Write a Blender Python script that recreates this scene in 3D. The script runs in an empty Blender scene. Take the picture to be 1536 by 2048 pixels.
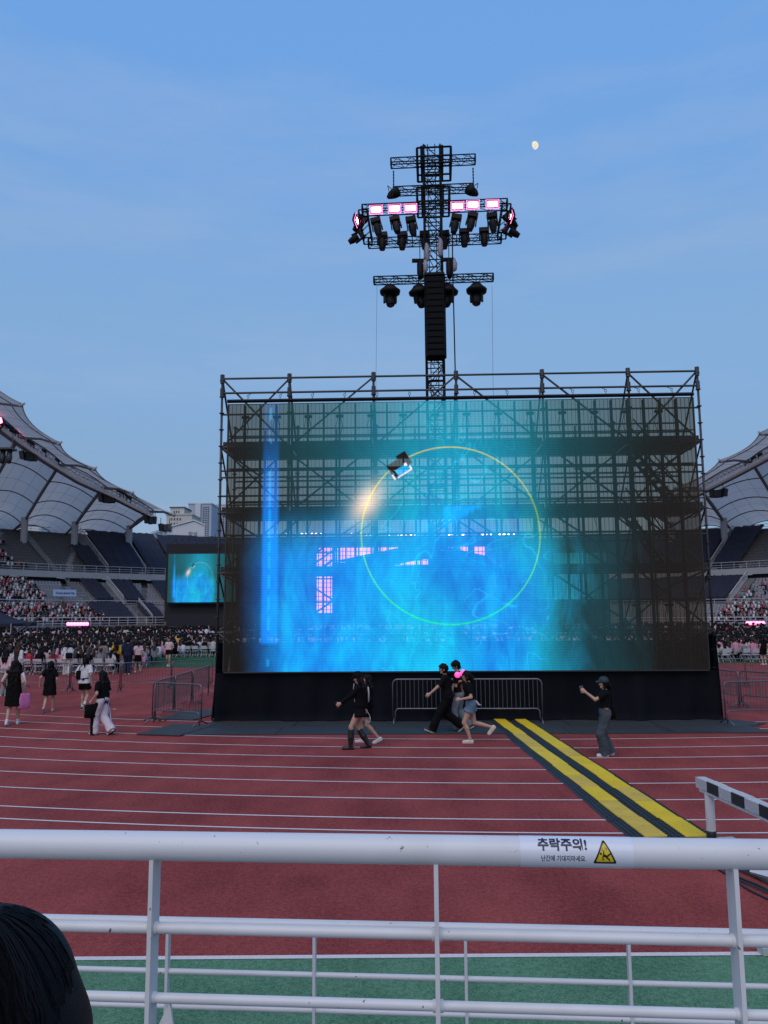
import bpy, math, random
import numpy as np
from mathutils import Vector, Matrix
random.seed(7); rng = np.random.default_rng(7)
S = bpy.context.scene
COL = S.collection
R = math.radians
PI = math.pi

# ------------------------------------------------------------------ camera
EYE = Vector((0, 0, 2.9)); PIT = 0.1316; ROLL = -0.0074; FPX = 1568.0
_rt = Vector((1, 0, 0)); _fw = Vector((0, math.cos(PIT), math.sin(PIT))); _up = Vector((0, -math.sin(PIT), math.cos(PIT)))
CR = _rt*math.cos(ROLL) + _up*math.sin(ROLL); CU = _up*math.cos(ROLL) - _rt*math.sin(ROLL)
cam = bpy.data.cameras.new('camera'); camo = bpy.data.objects.new('camera', cam); COL.objects.link(camo)
camo.matrix_world = Matrix(((CR.x, CU.x, -_fw.x, EYE.x), (CR.y, CU.y, -_fw.y, EYE.y), (CR.z, CU.z, -_fw.z, EYE.z), (0, 0, 0, 1)))
cam.sensor_fit = 'VERTICAL'; cam.sensor_height = 36.0; cam.lens = 36.0*FPX/2048
cam.clip_start = 0.05; cam.clip_end = 6000
S.camera = camo

# ------------------------------------------------------------------ light
SUN_EL, SUN_ROT = R(52), R(195)
w = bpy.data.worlds.new("World"); S.world = w; w.use_nodes = True
nt = w.node_tree; bg = nt.nodes['Background']; L = nt.links.new
def wn(t_, **k):
    n = nt.nodes.new(t_)
    for a_, b_ in k.items(): setattr(n, a_, b_)
    return n
sky = wn('ShaderNodeTexSky', sky_type='NISHITA', sun_disc=False)
sky.sun_elevation = R(10); sky.sun_rotation = SUN_ROT; sky.air_density = 1.0; sky.dust_density = 2.0; sky.ozone_density = 4.0
# even evening blue: the whole dome runs smoothly from a pale grey blue horizon to a clear blue zenith
tc = wn('ShaderNodeTexCoord'); sep = wn('ShaderNodeSeparateXYZ'); dome = wn('ShaderNodeValToRGB')
dome.color_ramp.interpolation = 'EASE'
for p_, c_ in ((0.0, (2.40, 3.45, 4.90, 1)), (.12, (2.30, 3.55, 5.25, 1)), (.30, (2.15, 3.80, 6.30, 1)), (.62, (1.55, 3.50, 7.20, 1)), (1.0, (1.0, 2.9, 6.7, 1))):
    if p_ in (0.0, 1.0): e_ = dome.color_ramp.elements[0 if p_ == 0 else -1]
    else: e_ = dome.color_ramp.elements.new(p_)
    e_.position = p_; e_.color = c_
L(tc.outputs['Generated'], sep.inputs[0]); L(sep.outputs[2], dome.inputs[0])
ad = wn('ShaderNodeMix', data_type='RGBA'); ad.blend_type = 'ADD'; ad.inputs[0].default_value = 1.0
tint = wn('ShaderNodeMix', data_type='RGBA'); tint.blend_type = 'MULTIPLY'; tint.inputs[0].default_value = 1.0; tint.inputs[7].default_value = (.18, .18, .18, 1)
L(sky.outputs[0], tint.inputs[6]); L(dome.outputs[0], ad.inputs[6]); L(tint.outputs[2], ad.inputs[7])
# barely visible wisps of high cloud
mp = wn('ShaderNodeMapping'); mp.inputs['Scale'].default_value = (1.1, 1.1, 5.5)
ns = wn('ShaderNodeTexNoise'); ns.inputs['Scale'].default_value = 1.7; ns.inputs['Detail'].default_value = 6; ns.inputs['Roughness'].default_value = .6
rp = wn('ShaderNodeValToRGB'); rp.color_ramp.elements[0].position = .50; rp.color_ramp.elements[1].position = .85
rp.color_ramp.elements[0].color = (0, 0, 0, 1); rp.color_ramp.elements[1].color = (.48, .48, .48, 1)
mx = wn('ShaderNodeMix', data_type='RGBA'); mx.inputs[7].default_value = (3.9, 5.0, 6.8, 1)
L(tc.outputs['Generated'], mp.inputs['Vector']); L(mp.outputs[0], ns.inputs['Vector']); L(ns.outputs['Fac'], rp.inputs['Fac'])
L(rp.outputs[0], mx.inputs[0]); L(ad.outputs[2], mx.inputs[6]); L(mx.outputs[2], bg.inputs['Color']); bg.inputs['Strength'].default_value = 0.1
# the afterglow of the western sky behind the camera: very soft, slightly warm
sun = bpy.data.lights.new('sun', 'SUN'); sun.energy = 1.5; sun.angle = R(60); sun.color = (1, .83, .70)
suno = bpy.data.objects.new('sun', sun); COL.objects.link(suno)
_d = Vector((math.sin(SUN_ROT)*math.cos(SUN_EL), math.cos(SUN_ROT)*math.cos(SUN_EL), math.sin(SUN_EL)))
suno.rotation_euler = _d.to_track_quat('Z', 'Y').to_euler()
vs = S.view_settings; vs.view_transform = 'Standard'; vs.look = 'None'; vs.gamma = 1; vs.exposure = 0.0; vs.use_curve_mapping = False
S.cycles.max_bounces = 6; S.cycles.transparent_max_bounces = 24; S.cycles.use_denoising = True

# ------------------------------------------------------------------ measuring helpers: a sight line and where it meets a real plane
def ray(px, py): return CR*((px-768)/FPX) - CU*((py-1024)/FPX) + _fw
def at_z(px, py, z=0.0):
    r = ray(px, py); return EYE + r*((z-EYE.z)/r.z)
def at_Y(px, py, Y):
    r = ray(px, py); return EYE + r*((Y-EYE.y)/r.y)
def on_ring(px, py, c, rad):          # far crossing of a sight line with an upright cylinder
    r = ray(px, py); ex, ey = EYE.x-c[0], EYE.y-c[1]
    A = r.x*r.x+r.y*r.y; B = r.x*ex+r.y*ey; C_ = ex*ex+ey*ey-rad*rad
    return EYE + r*((-B+math.sqrt(max(B*B-A*C_, 0)))/A)
def to_px(P):
    d = Vector(P)-EYE; z = d.dot(_fw); return (768+FPX*d.dot(CR)/z, 1024-FPX*d.dot(CU)/z)

# ------------------------------------------------------------------ materials
def lin(*c): return tuple((x/255/12.92 if x/255 <= .04045 else ((x/255+.055)/1.055)**2.4) for x in c)
_M = {}
def mat(name, c, rough=.6, metal=0.0, var=.15, scale=6.0, bump=0.0, bscale=60.0, emit=None, estr=1.0, spec=.5):
    if name in _M: return _M[name]
    m = bpy.data.materials.new(name); m.use_nodes = True; t = m.node_tree; b = t.nodes['Principled BSDF']
    b.inputs['Roughness'].default_value = rough; b.inputs['Metallic'].default_value = metal
    b.inputs['Specular IOR Level'].default_value = spec
    co = t.nodes.new('ShaderNodeTexCoord'); n = t.nodes.new('ShaderNodeTexNoise')
    n.inputs['Scale'].default_value = scale; n.inputs['Detail'].default_value = 4
    t.links.new(co.outputs['Object'], n.inputs['Vector'])
    x = t.nodes.new('ShaderNodeMix'); x.data_type = 'RGBA'
    x.inputs[6].default_value = (*[v*(1-var) for v in c], 1); x.inputs[7].default_value = (*[min(v*(1+var), 1) for v in c], 1)
    t.links.new(n.outputs['Fac'], x.inputs[0]); t.links.new(x.outputs[2], b.inputs['Base Color'])
    if bump:
        n2 = t.nodes.new('ShaderNodeTexNoise'); n2.inputs['Scale'].default_value = bscale; n2.inputs['Detail'].default_value = 3
        bu = t.nodes.new('ShaderNodeBump'); bu.inputs['Strength'].default_value = bump; bu.inputs['Distance'].default_value = .01
        t.links.new(co.outputs['Object'], n2.inputs['Vector']); t.links.new(n2.outputs['Fac'], bu.inputs['Height']); t.links.new(bu.outputs[0], b.inputs['Normal'])
    if emit:
        b.inputs['Emission Color'].default_value = (*emit, 1); b.inputs['Emission Strength'].default_value = estr
    _M[name] = m; return m
STEEL = mat('galvanised_steel', (.16, .165, .18), .42, .75, .25, 5)
SCAF = mat('scaffold_steel', (.060, .059, .060), .5, .5, .35, 4)
BLKM = mat('black_powder_coat', (.014, .013, .014), .6, 0, .2, 8, spec=.15)
BLK = mat('black_cloth', (.0045, .0055, .009), .9, 0, .25, 3, .3, 20, spec=.15)
NAVY = mat('navy_tarpaulin', (.016, .018, .034), .75, 0, .3, .6, .4, 1.2, spec=.25)
WHITEM = mat('white_painted_steel', (.64, .64, .65), .36, 0, .06, 14)
_t = WHITEM.node_tree; _b = _t.nodes['Principled BSDF']; _src = _b.inputs['Base Color'].links[0].from_socket   # grime and tiny chips on the paint
_co = _t.nodes.new('ShaderNodeTexCoord'); _n1 = _t.nodes.new('ShaderNodeTexNoise'); _n1.inputs['Scale'].default_value = 55; _n1.inputs['Detail'].default_value = 6; _n2 = _t.nodes.new('ShaderNodeTexNoise'); _n2.inputs['Scale'].default_value = 4; _n2.inputs['Detail'].default_value = 5
_g = _t.nodes.new('ShaderNodeNewGeometry')
for _n in (_n1, _n2): _t.links.new(_g.outputs['Position'], _n.inputs['Vector'])
_r1 = _t.nodes.new('ShaderNodeValToRGB'); _r1.color_ramp.elements[0].position = .70; _r1.color_ramp.elements[1].position = .735; _t.links.new(_n1.outputs['Fac'], _r1.inputs[0])
_r2 = _t.nodes.new('ShaderNodeValToRGB'); _r2.color_ramp.elements[0].position = .48; _r2.color_ramp.elements[1].position = .75; _r2.color_ramp.elements[1].color = (.30, .30, .30, 1); _t.links.new(_n2.outputs['Fac'], _r2.inputs[0])
_m1 = _t.nodes.new('ShaderNodeMix'); _m1.data_type = 'RGBA'; _m1.inputs[7].default_value = (.30, .28, .25, 1); _t.links.new(_src, _m1.inputs[6]); _t.links.new(_r2.outputs[0], _m1.inputs[0])
_m2 = _t.nodes.new('ShaderNodeMix'); _m2.data_type = 'RGBA'; _m2.inputs[7].default_value = (.10, .085, .07, 1); _t.links.new(_m1.outputs[2], _m2.inputs[6]); _t.links.new(_r1.outputs[0], _m2.inputs[0]); _t.links.new(_m2.outputs[2], _b.inputs['Base Color'])
PALEM = mat('pale_painted_steel', (.42, .42, .45), .5, 0, .12, 3)
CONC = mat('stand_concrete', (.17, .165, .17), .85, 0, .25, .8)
CONCD = mat('shaded_concrete', (.14, .13, .14), .9, 0, .25, .5)  # darker copy of the stand concrete, shade put into its colour

# ------------------------------------------------------------------ mesh builder
class MB:
    def __init__(s): s.v = []; s.f = []; s.m = []; s.mi = 0
    def add(s, vs, fs):
        o = len(s.v); s.v += [tuple(p) for p in vs]; s.f += [tuple(i+o for i in f) for f in fs]; s.m += [s.mi]*len(fs); return s
    def quad(s, *p): return s.add(p, [tuple(range(len(p)))])
    def hexa(s, a):   # 8 corners: bottom 4 ccw, top 4 ccw
        return s.add(a, [(3, 2, 1, 0), (4, 5, 6, 7), (0, 1, 5, 4), (1, 2, 6, 5), (2, 3, 7, 6), (3, 0, 4, 7)])
    def box(s, c, d, M=None):
        x, y, z = d[0]/2, d[1]/2, d[2]/2
        a = [Vector((i*x, j*y, k*z)) for k in (-1, 1) for i, j in ((-1, -1), (1, -1), (1, 1), (-1, 1))]
        a = [(M @ p if M else p)+Vector(c) for p in a]; return s.hexa(a)
    def tube(s, p, q, r, n=6, r2=None, caps=True):
        p, q = Vector(p), Vector(q); r2 = r if r2 is None else r2; d = q-p
        if d.length < 1e-9: return s
        d.normalize(); a = d.orthogonal().normalized(); b = d.cross(a)
        if n == 4: a, b = (a+b).normalized(), (b-a).normalized()
        vs = [p+(a*math.cos(2*PI*i/n)+b*math.sin(2*PI*i/n))*r for i in range(n)]+[q+(a*math.cos(2*PI*i/n)+b*math.sin(2*PI*i/n))*r2 for i in range(n)]
        fs = [(i, (i+1) % n, n+(i+1) % n, n+i) for i in range(n)]
        if caps: fs += [tuple(range(n-1, -1, -1)), tuple(range(n, 2*n))]
        return s.add(vs, fs)
    def path(s, pts, r, n=6):
        pts = [Vector(p) for p in pts]; N = len(pts); rings = []; ref = None
        for i, p in enumerate(pts):
            d = (pts[min(i+1, N-1)]-pts[max(i-1, 0)]).normalized()
            if ref is None: ref = d.orthogonal().normalized()
            ref = (ref-d*ref.dot(d)); ref = ref.normalized() if ref.length > 1e-6 else d.orthogonal().normalized()
            b = d.cross(ref); rr = r[i] if isinstance(r, (list, tuple)) else r
            rings += [p+(ref*math.cos(2*PI*k/n)+b*math.sin(2*PI*k/n))*rr for k in range(n)]
        fs = [(i*n+k, i*n+(k+1) % n, (i+1)*n+(k+1) % n, (i+1)*n+k) for i in range(N-1) for k in range(n)]
        fs += [tuple(range(n-1, -1, -1)), tuple(range((N-1)*n, N*n))]
        return s.add(rings, fs)
    def loft(s, rings, caps=True):    # rings: lists of equal length
        n = len(rings[0]); vs = [p for r_ in rings for p in r_]
        fs = [(i*n+k, i*n+(k+1) % n, (i+1)*n+(k+1) % n, (i+1)*n+k) for i in range(len(rings)-1) for k in range(n)]
        if caps: fs += [tuple(range(n-1, -1, -1)), tuple(range((len(rings)-1)*n, len(rings)*n))]
        return s.add(vs, fs)
    def ball(s, c, r, nu=8, nv=5, sc=(1, 1, 1)):
        c = Vector(c); rings = []
        for j in range(1, nv):
            t = PI*j/nv; rings.append([c+Vector((r*sc[0]*math.sin(t)*math.cos(2*PI*i/nu), r*sc[1]*math.sin(t)*math.sin(2*PI*i/nu), -r*sc[2]*math.cos(t))) for i in range(nu)])
        return s.loft(rings)
    def grid(s, P):   # P[i][j] points
        n, m_ = len(P), len(P[0])
        return s.add([p for row in P for p in row], [(i*m_+j, i*m_+j+1, (i+1)*m_+j+1, (i+1)*m_+j) for i in range(n-1) for j in range(m_-1)])
    def mesh(s, name, mats, smooth=False):
        me = bpy.data.meshes.new(name); me.from_pydata(s.v, [], s.f)
        for m_ in (mats if isinstance(mats, (list, tuple)) else [mats]): me.materials.append(m_)
        if any(s.m): me.polygons.foreach_set('material_index', s.m)
        if smooth: me.polygons.foreach_set('use_smooth', [True]*len(me.polygons))
        me.update(); return me
    def build(s, name, mats, parent=None, smooth=False):
        return link(name, s.mesh(name, mats, smooth), parent)
WORLD = {}     # object name -> world matrix (no depsgraph needed)
def wm(o): return WORLD.get(o.name, Matrix.Identity(4))
def link(name, me, parent=None, M=None):
    o = bpy.data.objects.new(name, me); COL.objects.link(o)
    if M is not None: o.matrix_basis = M
    if parent is not None:
        o.parent = parent; o.matrix_parent_inverse = wm(parent).inverted()
    if M is not None: WORLD[o.name] = M
    return o
def tag(o, label=None, cat=None, group=None, kind=None):
    if label: o['label'] = label
    if cat: o['category'] = cat
    if group: o['group'] = group
    if kind: o['kind'] = kind
    return o
def thing(name, label, cat, loc=(0, 0, 0), rz=0.0, group=None):
    o = bpy.data.objects.new(name, None); COL.objects.link(o); o.empty_display_size = .2
    M = Matrix.Translation(Vector(loc)) @ Matrix.Rotation(rz, 4, 'Z'); o.matrix_basis = M; WORLD[o.name] = M
    return tag(o, label, cat, group)
_rods = {}
def rod(name, p, q, r, m, parent=None, n=6):
    k = (m.name, n)
    if k not in _rods: _rods[k] = MB().tube((0, 0, 0), (0, 0, 1), 1, n).mesh('rod', m, n > 4)
    p, q = Vector(p), Vector(q); d = q-p
    M = Matrix.Translation(p) @ d.to_track_quat('Z', 'Y').to_matrix().to_4x4() @ Matrix.Diagonal((r, r, d.length, 1))
    return link(name, _rods[k], parent, M)
_bxs = {}
def bar(name, c, d, m, parent=None, rot=None):
    k = m.name
    if k not in _bxs: _bxs[k] = MB().box((0, 0, 0), (1, 1, 1)).mesh('bar', m)
    M = Matrix.Translation(Vector(c)) @ (rot.to_4x4() if rot else Matrix.Identity(4)) @ Matrix.Diagonal((*d, 1))
    return link(name, _bxs[k], parent, M)
def kids(o): return [c for c in bpy.data.objects if c.parent == o]
KIDS = {}
def freeze(root):                       # remember a prototype's tree once
    KIDS[root.name] = [(c, kids(c)) for c in kids(root)]; return root
def dup(root, M, label=None, group=None, cat=None):
    r = root.copy(); COL.objects.link(r); r.matrix_basis = M; WORLD[r.name] = M
    if label: r['label'] = label
    if group: r['group'] = group
    for c, gs in KIDS[root.name]:
        d = c.copy(); COL.objects.link(d); d.parent = r
        for g in gs:
            e = g.copy(); COL.objects.link(e); e.parent = d
    return r
def place(root, M):
    """move a frozen prototype itself"""
    root.matrix_basis = M; WORLD[root.name] = M; return root
def TR(loc, rz=0.0, rx=0.0, ry=0.0, sc=1.0):
    return Matrix.Translation(Vector(loc)) @ Matrix.Rotation(rz, 4, 'Z') @ Matrix.Rotation(ry, 4, 'Y') @ Matrix.Rotation(rx, 4, 'X') @ Matrix.Scale(sc, 4)
def struct(name, o): return tag(o, kind='structure')

# ------------------------------------------------------------------ node expression helper (for procedural materials)
class V:
    t = None
    def __init__(s, sock): s.s = sock
    @staticmethod
    def op(o, *a):
        n = V.t.nodes.new('ShaderNodeMath'); n.operation = o
        for i, x in enumerate(a):
            if isinstance(x, V): V.t.links.new(x.s, n.inputs[i])
            else: n.inputs[i].default_value = x
        return V(n.outputs[0])
    def __add__(s, o): return V.op('ADD', s, o)
    __radd__ = __add__
    def __sub__(s, o): return V.op('SUBTRACT', s, o)
    def __rsub__(s, o): return V.op('SUBTRACT', o, s)
    def __mul__(s, o): return V.op('MULTIPLY', s, o)
    __rmul__ = __mul__
    def __truediv__(s, o): return V.op('DIVIDE', s, o)
def sat(x): return V.op('MINIMUM', V.op('MAXIMUM', x, 0.0), 1.0)
def sstep(a, b, x):
    n = V.t.nodes.new('ShaderNodeMapRange'); n.interpolation_type = 'SMOOTHSTEP'
    V.t.links.new(x.s, n.inputs['Value']); n.inputs['From Min'].default_value = a; n.inputs['From Max'].default_value = b
    return V(n.outputs[0])
def vexp(x): return V.op('EXPONENT', x)
def vabs(x): return V.op('ABSOLUTE', x)
def noise(vec, scale, detail=3, rough=.5, sc=(1, 1, 1), dist=0.0):
    m = V.t.nodes.new('ShaderNodeMapping'); m.inputs['Scale'].default_value = sc; V.t.links.new(vec, m.inputs['Vector'])
    n = V.t.nodes.new('ShaderNodeTexNoise'); n.inputs['Scale'].default_value = scale; n.inputs['Detail'].default_value = detail
    n.inputs['Roughness'].default_value = rough; n.inputs['Distortion'].default_value = dist
    V.t.links.new(m.outputs[0], n.inputs['Vector']); return V(n.outputs['Fac'])
# ================================================================== GROUND
AC = (4.976, 64.815); R_OUT = 53.921          # centre and outer radius of the near bend of the track
def rubber(name, c1, c2, grain):
    m = bpy.data.materials.new(name); m.use_nodes = True; t = m.node_tree; V.t = t; b = t.nodes['Principled BSDF']
    co = t.nodes.new('ShaderNodeTexCoord'); v = co.outputs['Object']
    f = noise(v, grain, 4, .75)*.75 + noise(v, grain*.33, 2)*.25
    big = noise(v, .35, 5, .6); scuff = noise(v, 1.3, 4, .6, (1, .35, 1))
    x = t.nodes.new('ShaderNodeMix'); x.data_type = 'RGBA'; x.inputs[6].default_value = (*c1, 1); x.inputs[7].default_value = (*c2, 1)
    t.links.new(sat((f-.5)*3.6+.5+(big-.5)*1.2+(scuff-.5)*.8).s, x.inputs[0]); t.links.new(x.outputs[2], b.inputs['Base Color'])
    b.inputs['Roughness'].default_value = .8; b.inputs['Specular IOR Level'].default_value = .06
    bu = t.nodes.new('ShaderNodeBump'); bu.inputs['Strength'].default_value = .5; bu.inputs['Distance'].default_value = .006
    t.links.new(f.s, bu.inputs['Height']); t.links.new(bu.outputs[0], b.inputs['Normal'])
    return m
RED = rubber('red_track_rubber', (.125, .023, .022), (.385, .085, .076), 55)
GREEN = rubber('green_track_rubber', (.036, .105, .056), (.165, .31, .19), 55)
TURF = rubber('grass_turf', (.018, .07, .03), (.045, .12, .055), 30)
EARTH = mat('grey_ground', (.16, .155, .15), .95, 0, .2, .05)
LINEW = mat('worn_white_line', (.66, .60, .58), .8, 0, .28, 40, .3, 160)
g = MB().quad((-2500, -400, -.3), (2500, -400, -.3), (2500, 4000, -.3), (-2500, 4000, -.3)).build('ground', EARTH); struct('ground', g)
Y0 = 7.17
o = MB().quad((-70, Y0, 0), (70, Y0, 0), (70, 200, 0), (-70, 200, 0)).build('running_track', RED); struct('', o)
o = MB().quad((-70, 2.45, 0), (70, 2.45, 0), (70, Y0, 0), (-70, Y0, 0)).build('green_apron', GREEN); struct('', o)
tp = [at_z(300, 1326), at_z(1500, 1326)]
o = MB().quad((-31, 46.5, .004), (38, 46.5, .004), (38, 150, .004), (-31, 150, .004)).build('field_turf', TURF); struct('', o)
o = MB().quad((-70, Y0-.035, .005), (70, Y0-.035, .005), (70, Y0+.035, .005), (-70, Y0+.035, .005)).build('border_line', LINEW); struct('', o)
for k in range(10):
    rad = R_OUT if k == 0 else R_OUT-.684-1.22*(k-1)
    a0, a1 = R(-46), R(40); P = []
    for r_ in (rad-.025, rad+.025):
        P.append([(AC[0]+r_*math.sin(a0+(a1-a0)*i/140), AC[1]-r_*math.cos(a0+(a1-a0)*i/140), .005) for i in range(141)])
    struct('', MB().grid(P[::-1]).build('lane_line', LINEW))
# stand floor under the camera, behind the railing
o = MB().box((0, -1.4, .6), (60, 7.6, 1.19)).build('viewing_terrace', CONC); struct('', o)

# ================================================================== SCREEN FRAME OF REFERENCE
SX, SY, SZ, SW, SH, SYAW = 2.1755, 22.0, 1.3803, 13.3586, 7.6589, -.0304
SM = Matrix.Translation((SX, SY, 0)) @ Matrix.Rotation(SYAW, 4, 'Z')
def sl(x, y, z): return SM @ Vector((x, y, z))
def s_px(px, py, yl):
    """sight line -> screen-local point on the plane y = yl"""
    I = SM.inverted(); a = I @ EYE; d = (I.to_3x3() @ ray(px, py)); return a + d*((yl-a.y)/d.y)

def screen_content(t, vec, off, gain):
    """what plays on the LED wall: blue water light, a glowing ring, a flare and a camera body. vec in metres from the lower left corner"""
    V.t = t
    sp = t.nodes.new('ShaderNodeSeparateXYZ'); t.links.new(vec, sp.inputs[0]); x, z = V(sp.outputs[0]), V(sp.outputs[2])
    n1 = noise(vec, .9, 4, .6, (1.0, 1, .5), .9); n2 = noise(vec, .45, 3, .5, (1, 1, .8), .3); n3 = noise(vec, 2.6, 4, .65, (1, 1, .34), .9)
    def G(x0, z0, sx, sz):
        a = (x-x0)/sx; b = (z-z0)/sz; return vexp((a*a+b*b)*-1.0)
    xr = x + (n1-.5)*2.2
    left = sstep(.35, 2.0, x + (n2-.5)*.8); right = 1.0 - sstep(8.4, 10.3, xr)
    up = sstep(2.9, 4.7, z + (n2-.5)*1.2)
    a = (x-6.5)/2.35; gx = vexp(a*a*-1.0)
    upper = gx*(1.0-.52*sstep(4.6, 7.6, z + (n1-.5)*2.4))
    body = left*right*((1.0-up) + up*upper)
    tex = sat(.30 + n1*.62 + n3*.40)
    I = body*tex*1.08
    haze_l = sat(left*(1.0-sstep(10.0, 12.2, xr))*(1.0-.5*up)*(.35+.8*n2))*.19      # dim teal veil round the blue
    veil_t = sat(G(6.6, 7.0, 3.8, 2.0)*(.1+1.2*n1))*.12
    band = G(4.9, 4.0, 3.2, .35)*.10
    cy = sat(G(5.6, .9, 1.5, 1.7)*.9 + G(2.3, 3.2, .8, 1.6)*.15 + G(4.3, 4.6, .9, .8)*.7 + (n1-.5)*1.5 + (n3-.5)*.6 + .16 + sstep(7.2, 9.0, x)*.30)
    # blue beam down the left side
    bar = sstep(.98, 1.10, x)*(1.0-sstep(1.42, 1.55, x))*sstep(.7, .85, z)*(1.0-.85*sstep(4.4, 6.9, z))
    core = sstep(1.18, 1.22, x)*(1.0-sstep(1.26, 1.30, x))*sstep(.47, .53, noise(vec, 2.1, 2, .5, (1, 1, 1)))
    # ring
    dx, dz = x-6.37, z-3.78; rad = V.op('SQRT', dx*dx+dz*dz); rd = vabs(rad-2.515)
    ring = (1.0-sstep(.008, .034, rd))*.55; rglow = vexp(rd*rd*-90.0)*.12; rt_ = sstep(1.2, 6.6, z); rfade = 1.0-.5*sstep(8.0, 9.2, x)*sstep(2.5, 4.5, z)
    # flare, leaning along the ring
    fu, fv = dx*.70+dz*.0, z; ux = (x-4.02)*.82 - (z-4.72)*.57; uz = (x-4.02)*.57+(z-4.72)*.82
    fl = vexp((ux*ux/.085 + uz*uz/.26)*-1.0); fl2 = vexp((ux*ux/.22 + uz*uz/.7)*-1.0)
    # scratches of light
    sc1 = noise(vec, .55, 2, .4, (1, 1, .55), 1.6); sc = (1.0-sstep(.0, .007, vabs(sc1-.5)))*.5
    sc2 = noise(vec, .8, 1, .4, (.5, 1, 1.2), .9); sc = sc + (1.0-sstep(.0, .006, vabs(sc2-.47)))*.4
    sc = sc*sat(body*1.2)*sstep(3.4, 5.0, x)
    # pale patch, small camera body: a dark hexagon with a lit face
    patch = sstep(6.1, 6.3, x)*(1.0-sstep(7.2, 7.35, x))*sstep(-.10, .1, (7.3-x)*.55-(4.6-z) + (n3-.5)*.5)*(1.0-sstep(4.5, 4.66, z))
    c_, s_ = math.cos(R(32)), math.sin(R(32)); bx = ((x-5.0)*c_+(z-5.64)*s_)*1.28; bz = ((z-5.64)*c_-(x-5.0)*s_)*1.28
    def boxm(cx, cz, hx, hz, e=.03): return (1.0-sstep(hx-e, hx+e, vabs(bx-cx)))*(1.0-sstep(hz-e, hz+e, vabs(bz-cz)))
    dark = sat(boxm(-.02, .12, .36, .30) + boxm(.30, .28, .20, .26)); face = boxm(.05, -.02, .25, .13, .02)
    spark = sat(boxm(.25, .10, .05, .05) + boxm(-.36, -.08, .03, .11) + boxm(.05, -.17, .30, .02) + boxm(.34, -.1, .03, .07))
    # thin scan rows of the wall
    rows = .90 + .10*V.op('SINE', z*(2*PI/.072))
    lit = 1.0-dark
    upw = sat(sstep(2.9, 5.2, z + (n2-.5)*1.6) + sstep(7.6, 9.6, xr)*.8); I = I*(1.0-sat(fl*1.1)*.85)
    gg = (.23+.34*cy)*(1.0-upw) + upw*(.36+.16*cy); bb = 1.0 - upw*.34 - .0*cy
    r = (fl*.95 + fl2*.07 + ring*(rt_*.85+.0)*rfade + ring*fl*.5 + spark*.9 + sc*.02)
    g_ = (I*gg + haze_l*.30 + veil_t*.75 + band*.25 + bar*.16 + core*.16 + fl*.62 + fl2*.14 + ring*(.70-.34*rt_)*rfade + rglow*.2 + sc*.28 + patch*.14)*lit + face*.42 + spark*.85
    b_ = (I*bb + haze_l*.42 + veil_t*.95 + band*.42 + bar*.68 + core*.3 + fl*.42 + fl2*.18 + sc*.45 + patch*.55)*(1.0-ring*.85)*lit + face*.85 + spark*.9
    r = r*lit + spark*.9
    cc = t.nodes.new('ShaderNodeCombineColor')
    for i, q in enumerate((r, g_, b_)): t.links.new((q*rows*gain).s, cc.inputs[i])
    return cc.outputs[0]

led = thing('led_screen', 'huge see-through LED screen glowing with blue light and a green ring', 'led screen', (SX, SY, SZ), SYAW)
def led_material():
    m = bpy.data.materials.new('led_mesh_face'); m.use_nodes = True; t = m.node_tree; t.nodes.clear(); V.t = t
    co = t.nodes.new('ShaderNodeTexCoord'); co.object = led
    mpn = t.nodes.new('ShaderNodeMapping'); mpn.inputs['Location'].default_value = (SW/2, 0, 0); t.links.new(co.outputs['Object'], mpn.inputs['Vector'])
    colr = screen_content(t, mpn.outputs[0], 0, 1.04)
    em = t.nodes.new('ShaderNodeEmission'); t.links.new(colr, em.inputs[0])
    di = t.nodes.new('ShaderNodeBsdfDiffuse'); di.inputs[0].default_value = (.041, .037, .031, 1)
    tr = t.nodes.new('ShaderNodeBsdfTransparent'); tr.inputs[0].default_value = (1.0, .84, .66, 1)
    mxs = t.nodes.new('ShaderNodeMixShader')
    V.t = t; nz = noise(mpn.outputs[0], .8, 3); t.links.new((.67 + (nz-.5)*.06).s, mxs.inputs[0])
    t.links.new(tr.outputs[0], mxs.inputs[1]); t.links.new(di.outputs[0], mxs.inputs[2])
    ad = t.nodes.new('ShaderNodeAddShader'); t.links.new(mxs.outputs[0], ad.inputs[0]); t.links.new(em.outputs[0], ad.inputs[1])
    ou = t.nodes.new('ShaderNodeOutputMaterial'); t.links.new(ad.outputs[0], ou.inputs[0]); return m
LEDM = led_material()
LEDF = mat('led_frame', (.035, .036, .036), .6, .2, .15, 5)
NC, NR = 29, 8; pw, ph = SW/NC, SH/NR
pm = MB(); pm.quad((-pw/2+.001, 0, -ph/2+.001), (pw/2-.001, 0, -ph/2+.001), (pw/2-.001, 0, ph/2-.001), (-pw/2+.001, 0, ph/2-.001)); pm.mi = 1
for sx in (-1, 1): pm.box((sx*(pw/2-.009), .030, 0), (.014, .045, ph-.004))
for sx in (-.25, 0, .25): pm.box((sx*pw, .022, 0), (.007, .022, ph-.04))
for sz in (-1, 1): pm.box((0, .030, sz*(ph/2-.008)), (pw-.034, .045, .012))
pmesh = pm.mesh('led_panel', [LEDM, LEDF])
for i in range(NC):
    for j in range(NR):
        link('led_panel', pmesh, led, SM @ Matrix.Translation((-SW/2+pw*(i+.5), 0, SZ+ph*(j+.5))))
tz = SZ+SH
rod('hanging_bar', sl(-SW/2-.05, .06, tz+.10), sl(SW/2+.05, .06, tz+.10), .055, BLKM, led, 4)
MB().add([], []).box((0, 0, 0), (1, 1, 1))
bar('bottom_edge', sl(0, .03, SZ-.018), (SW, .06, .03), LEDF, led, Matrix.Rotation(SYAW, 3, 'Z'))
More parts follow.
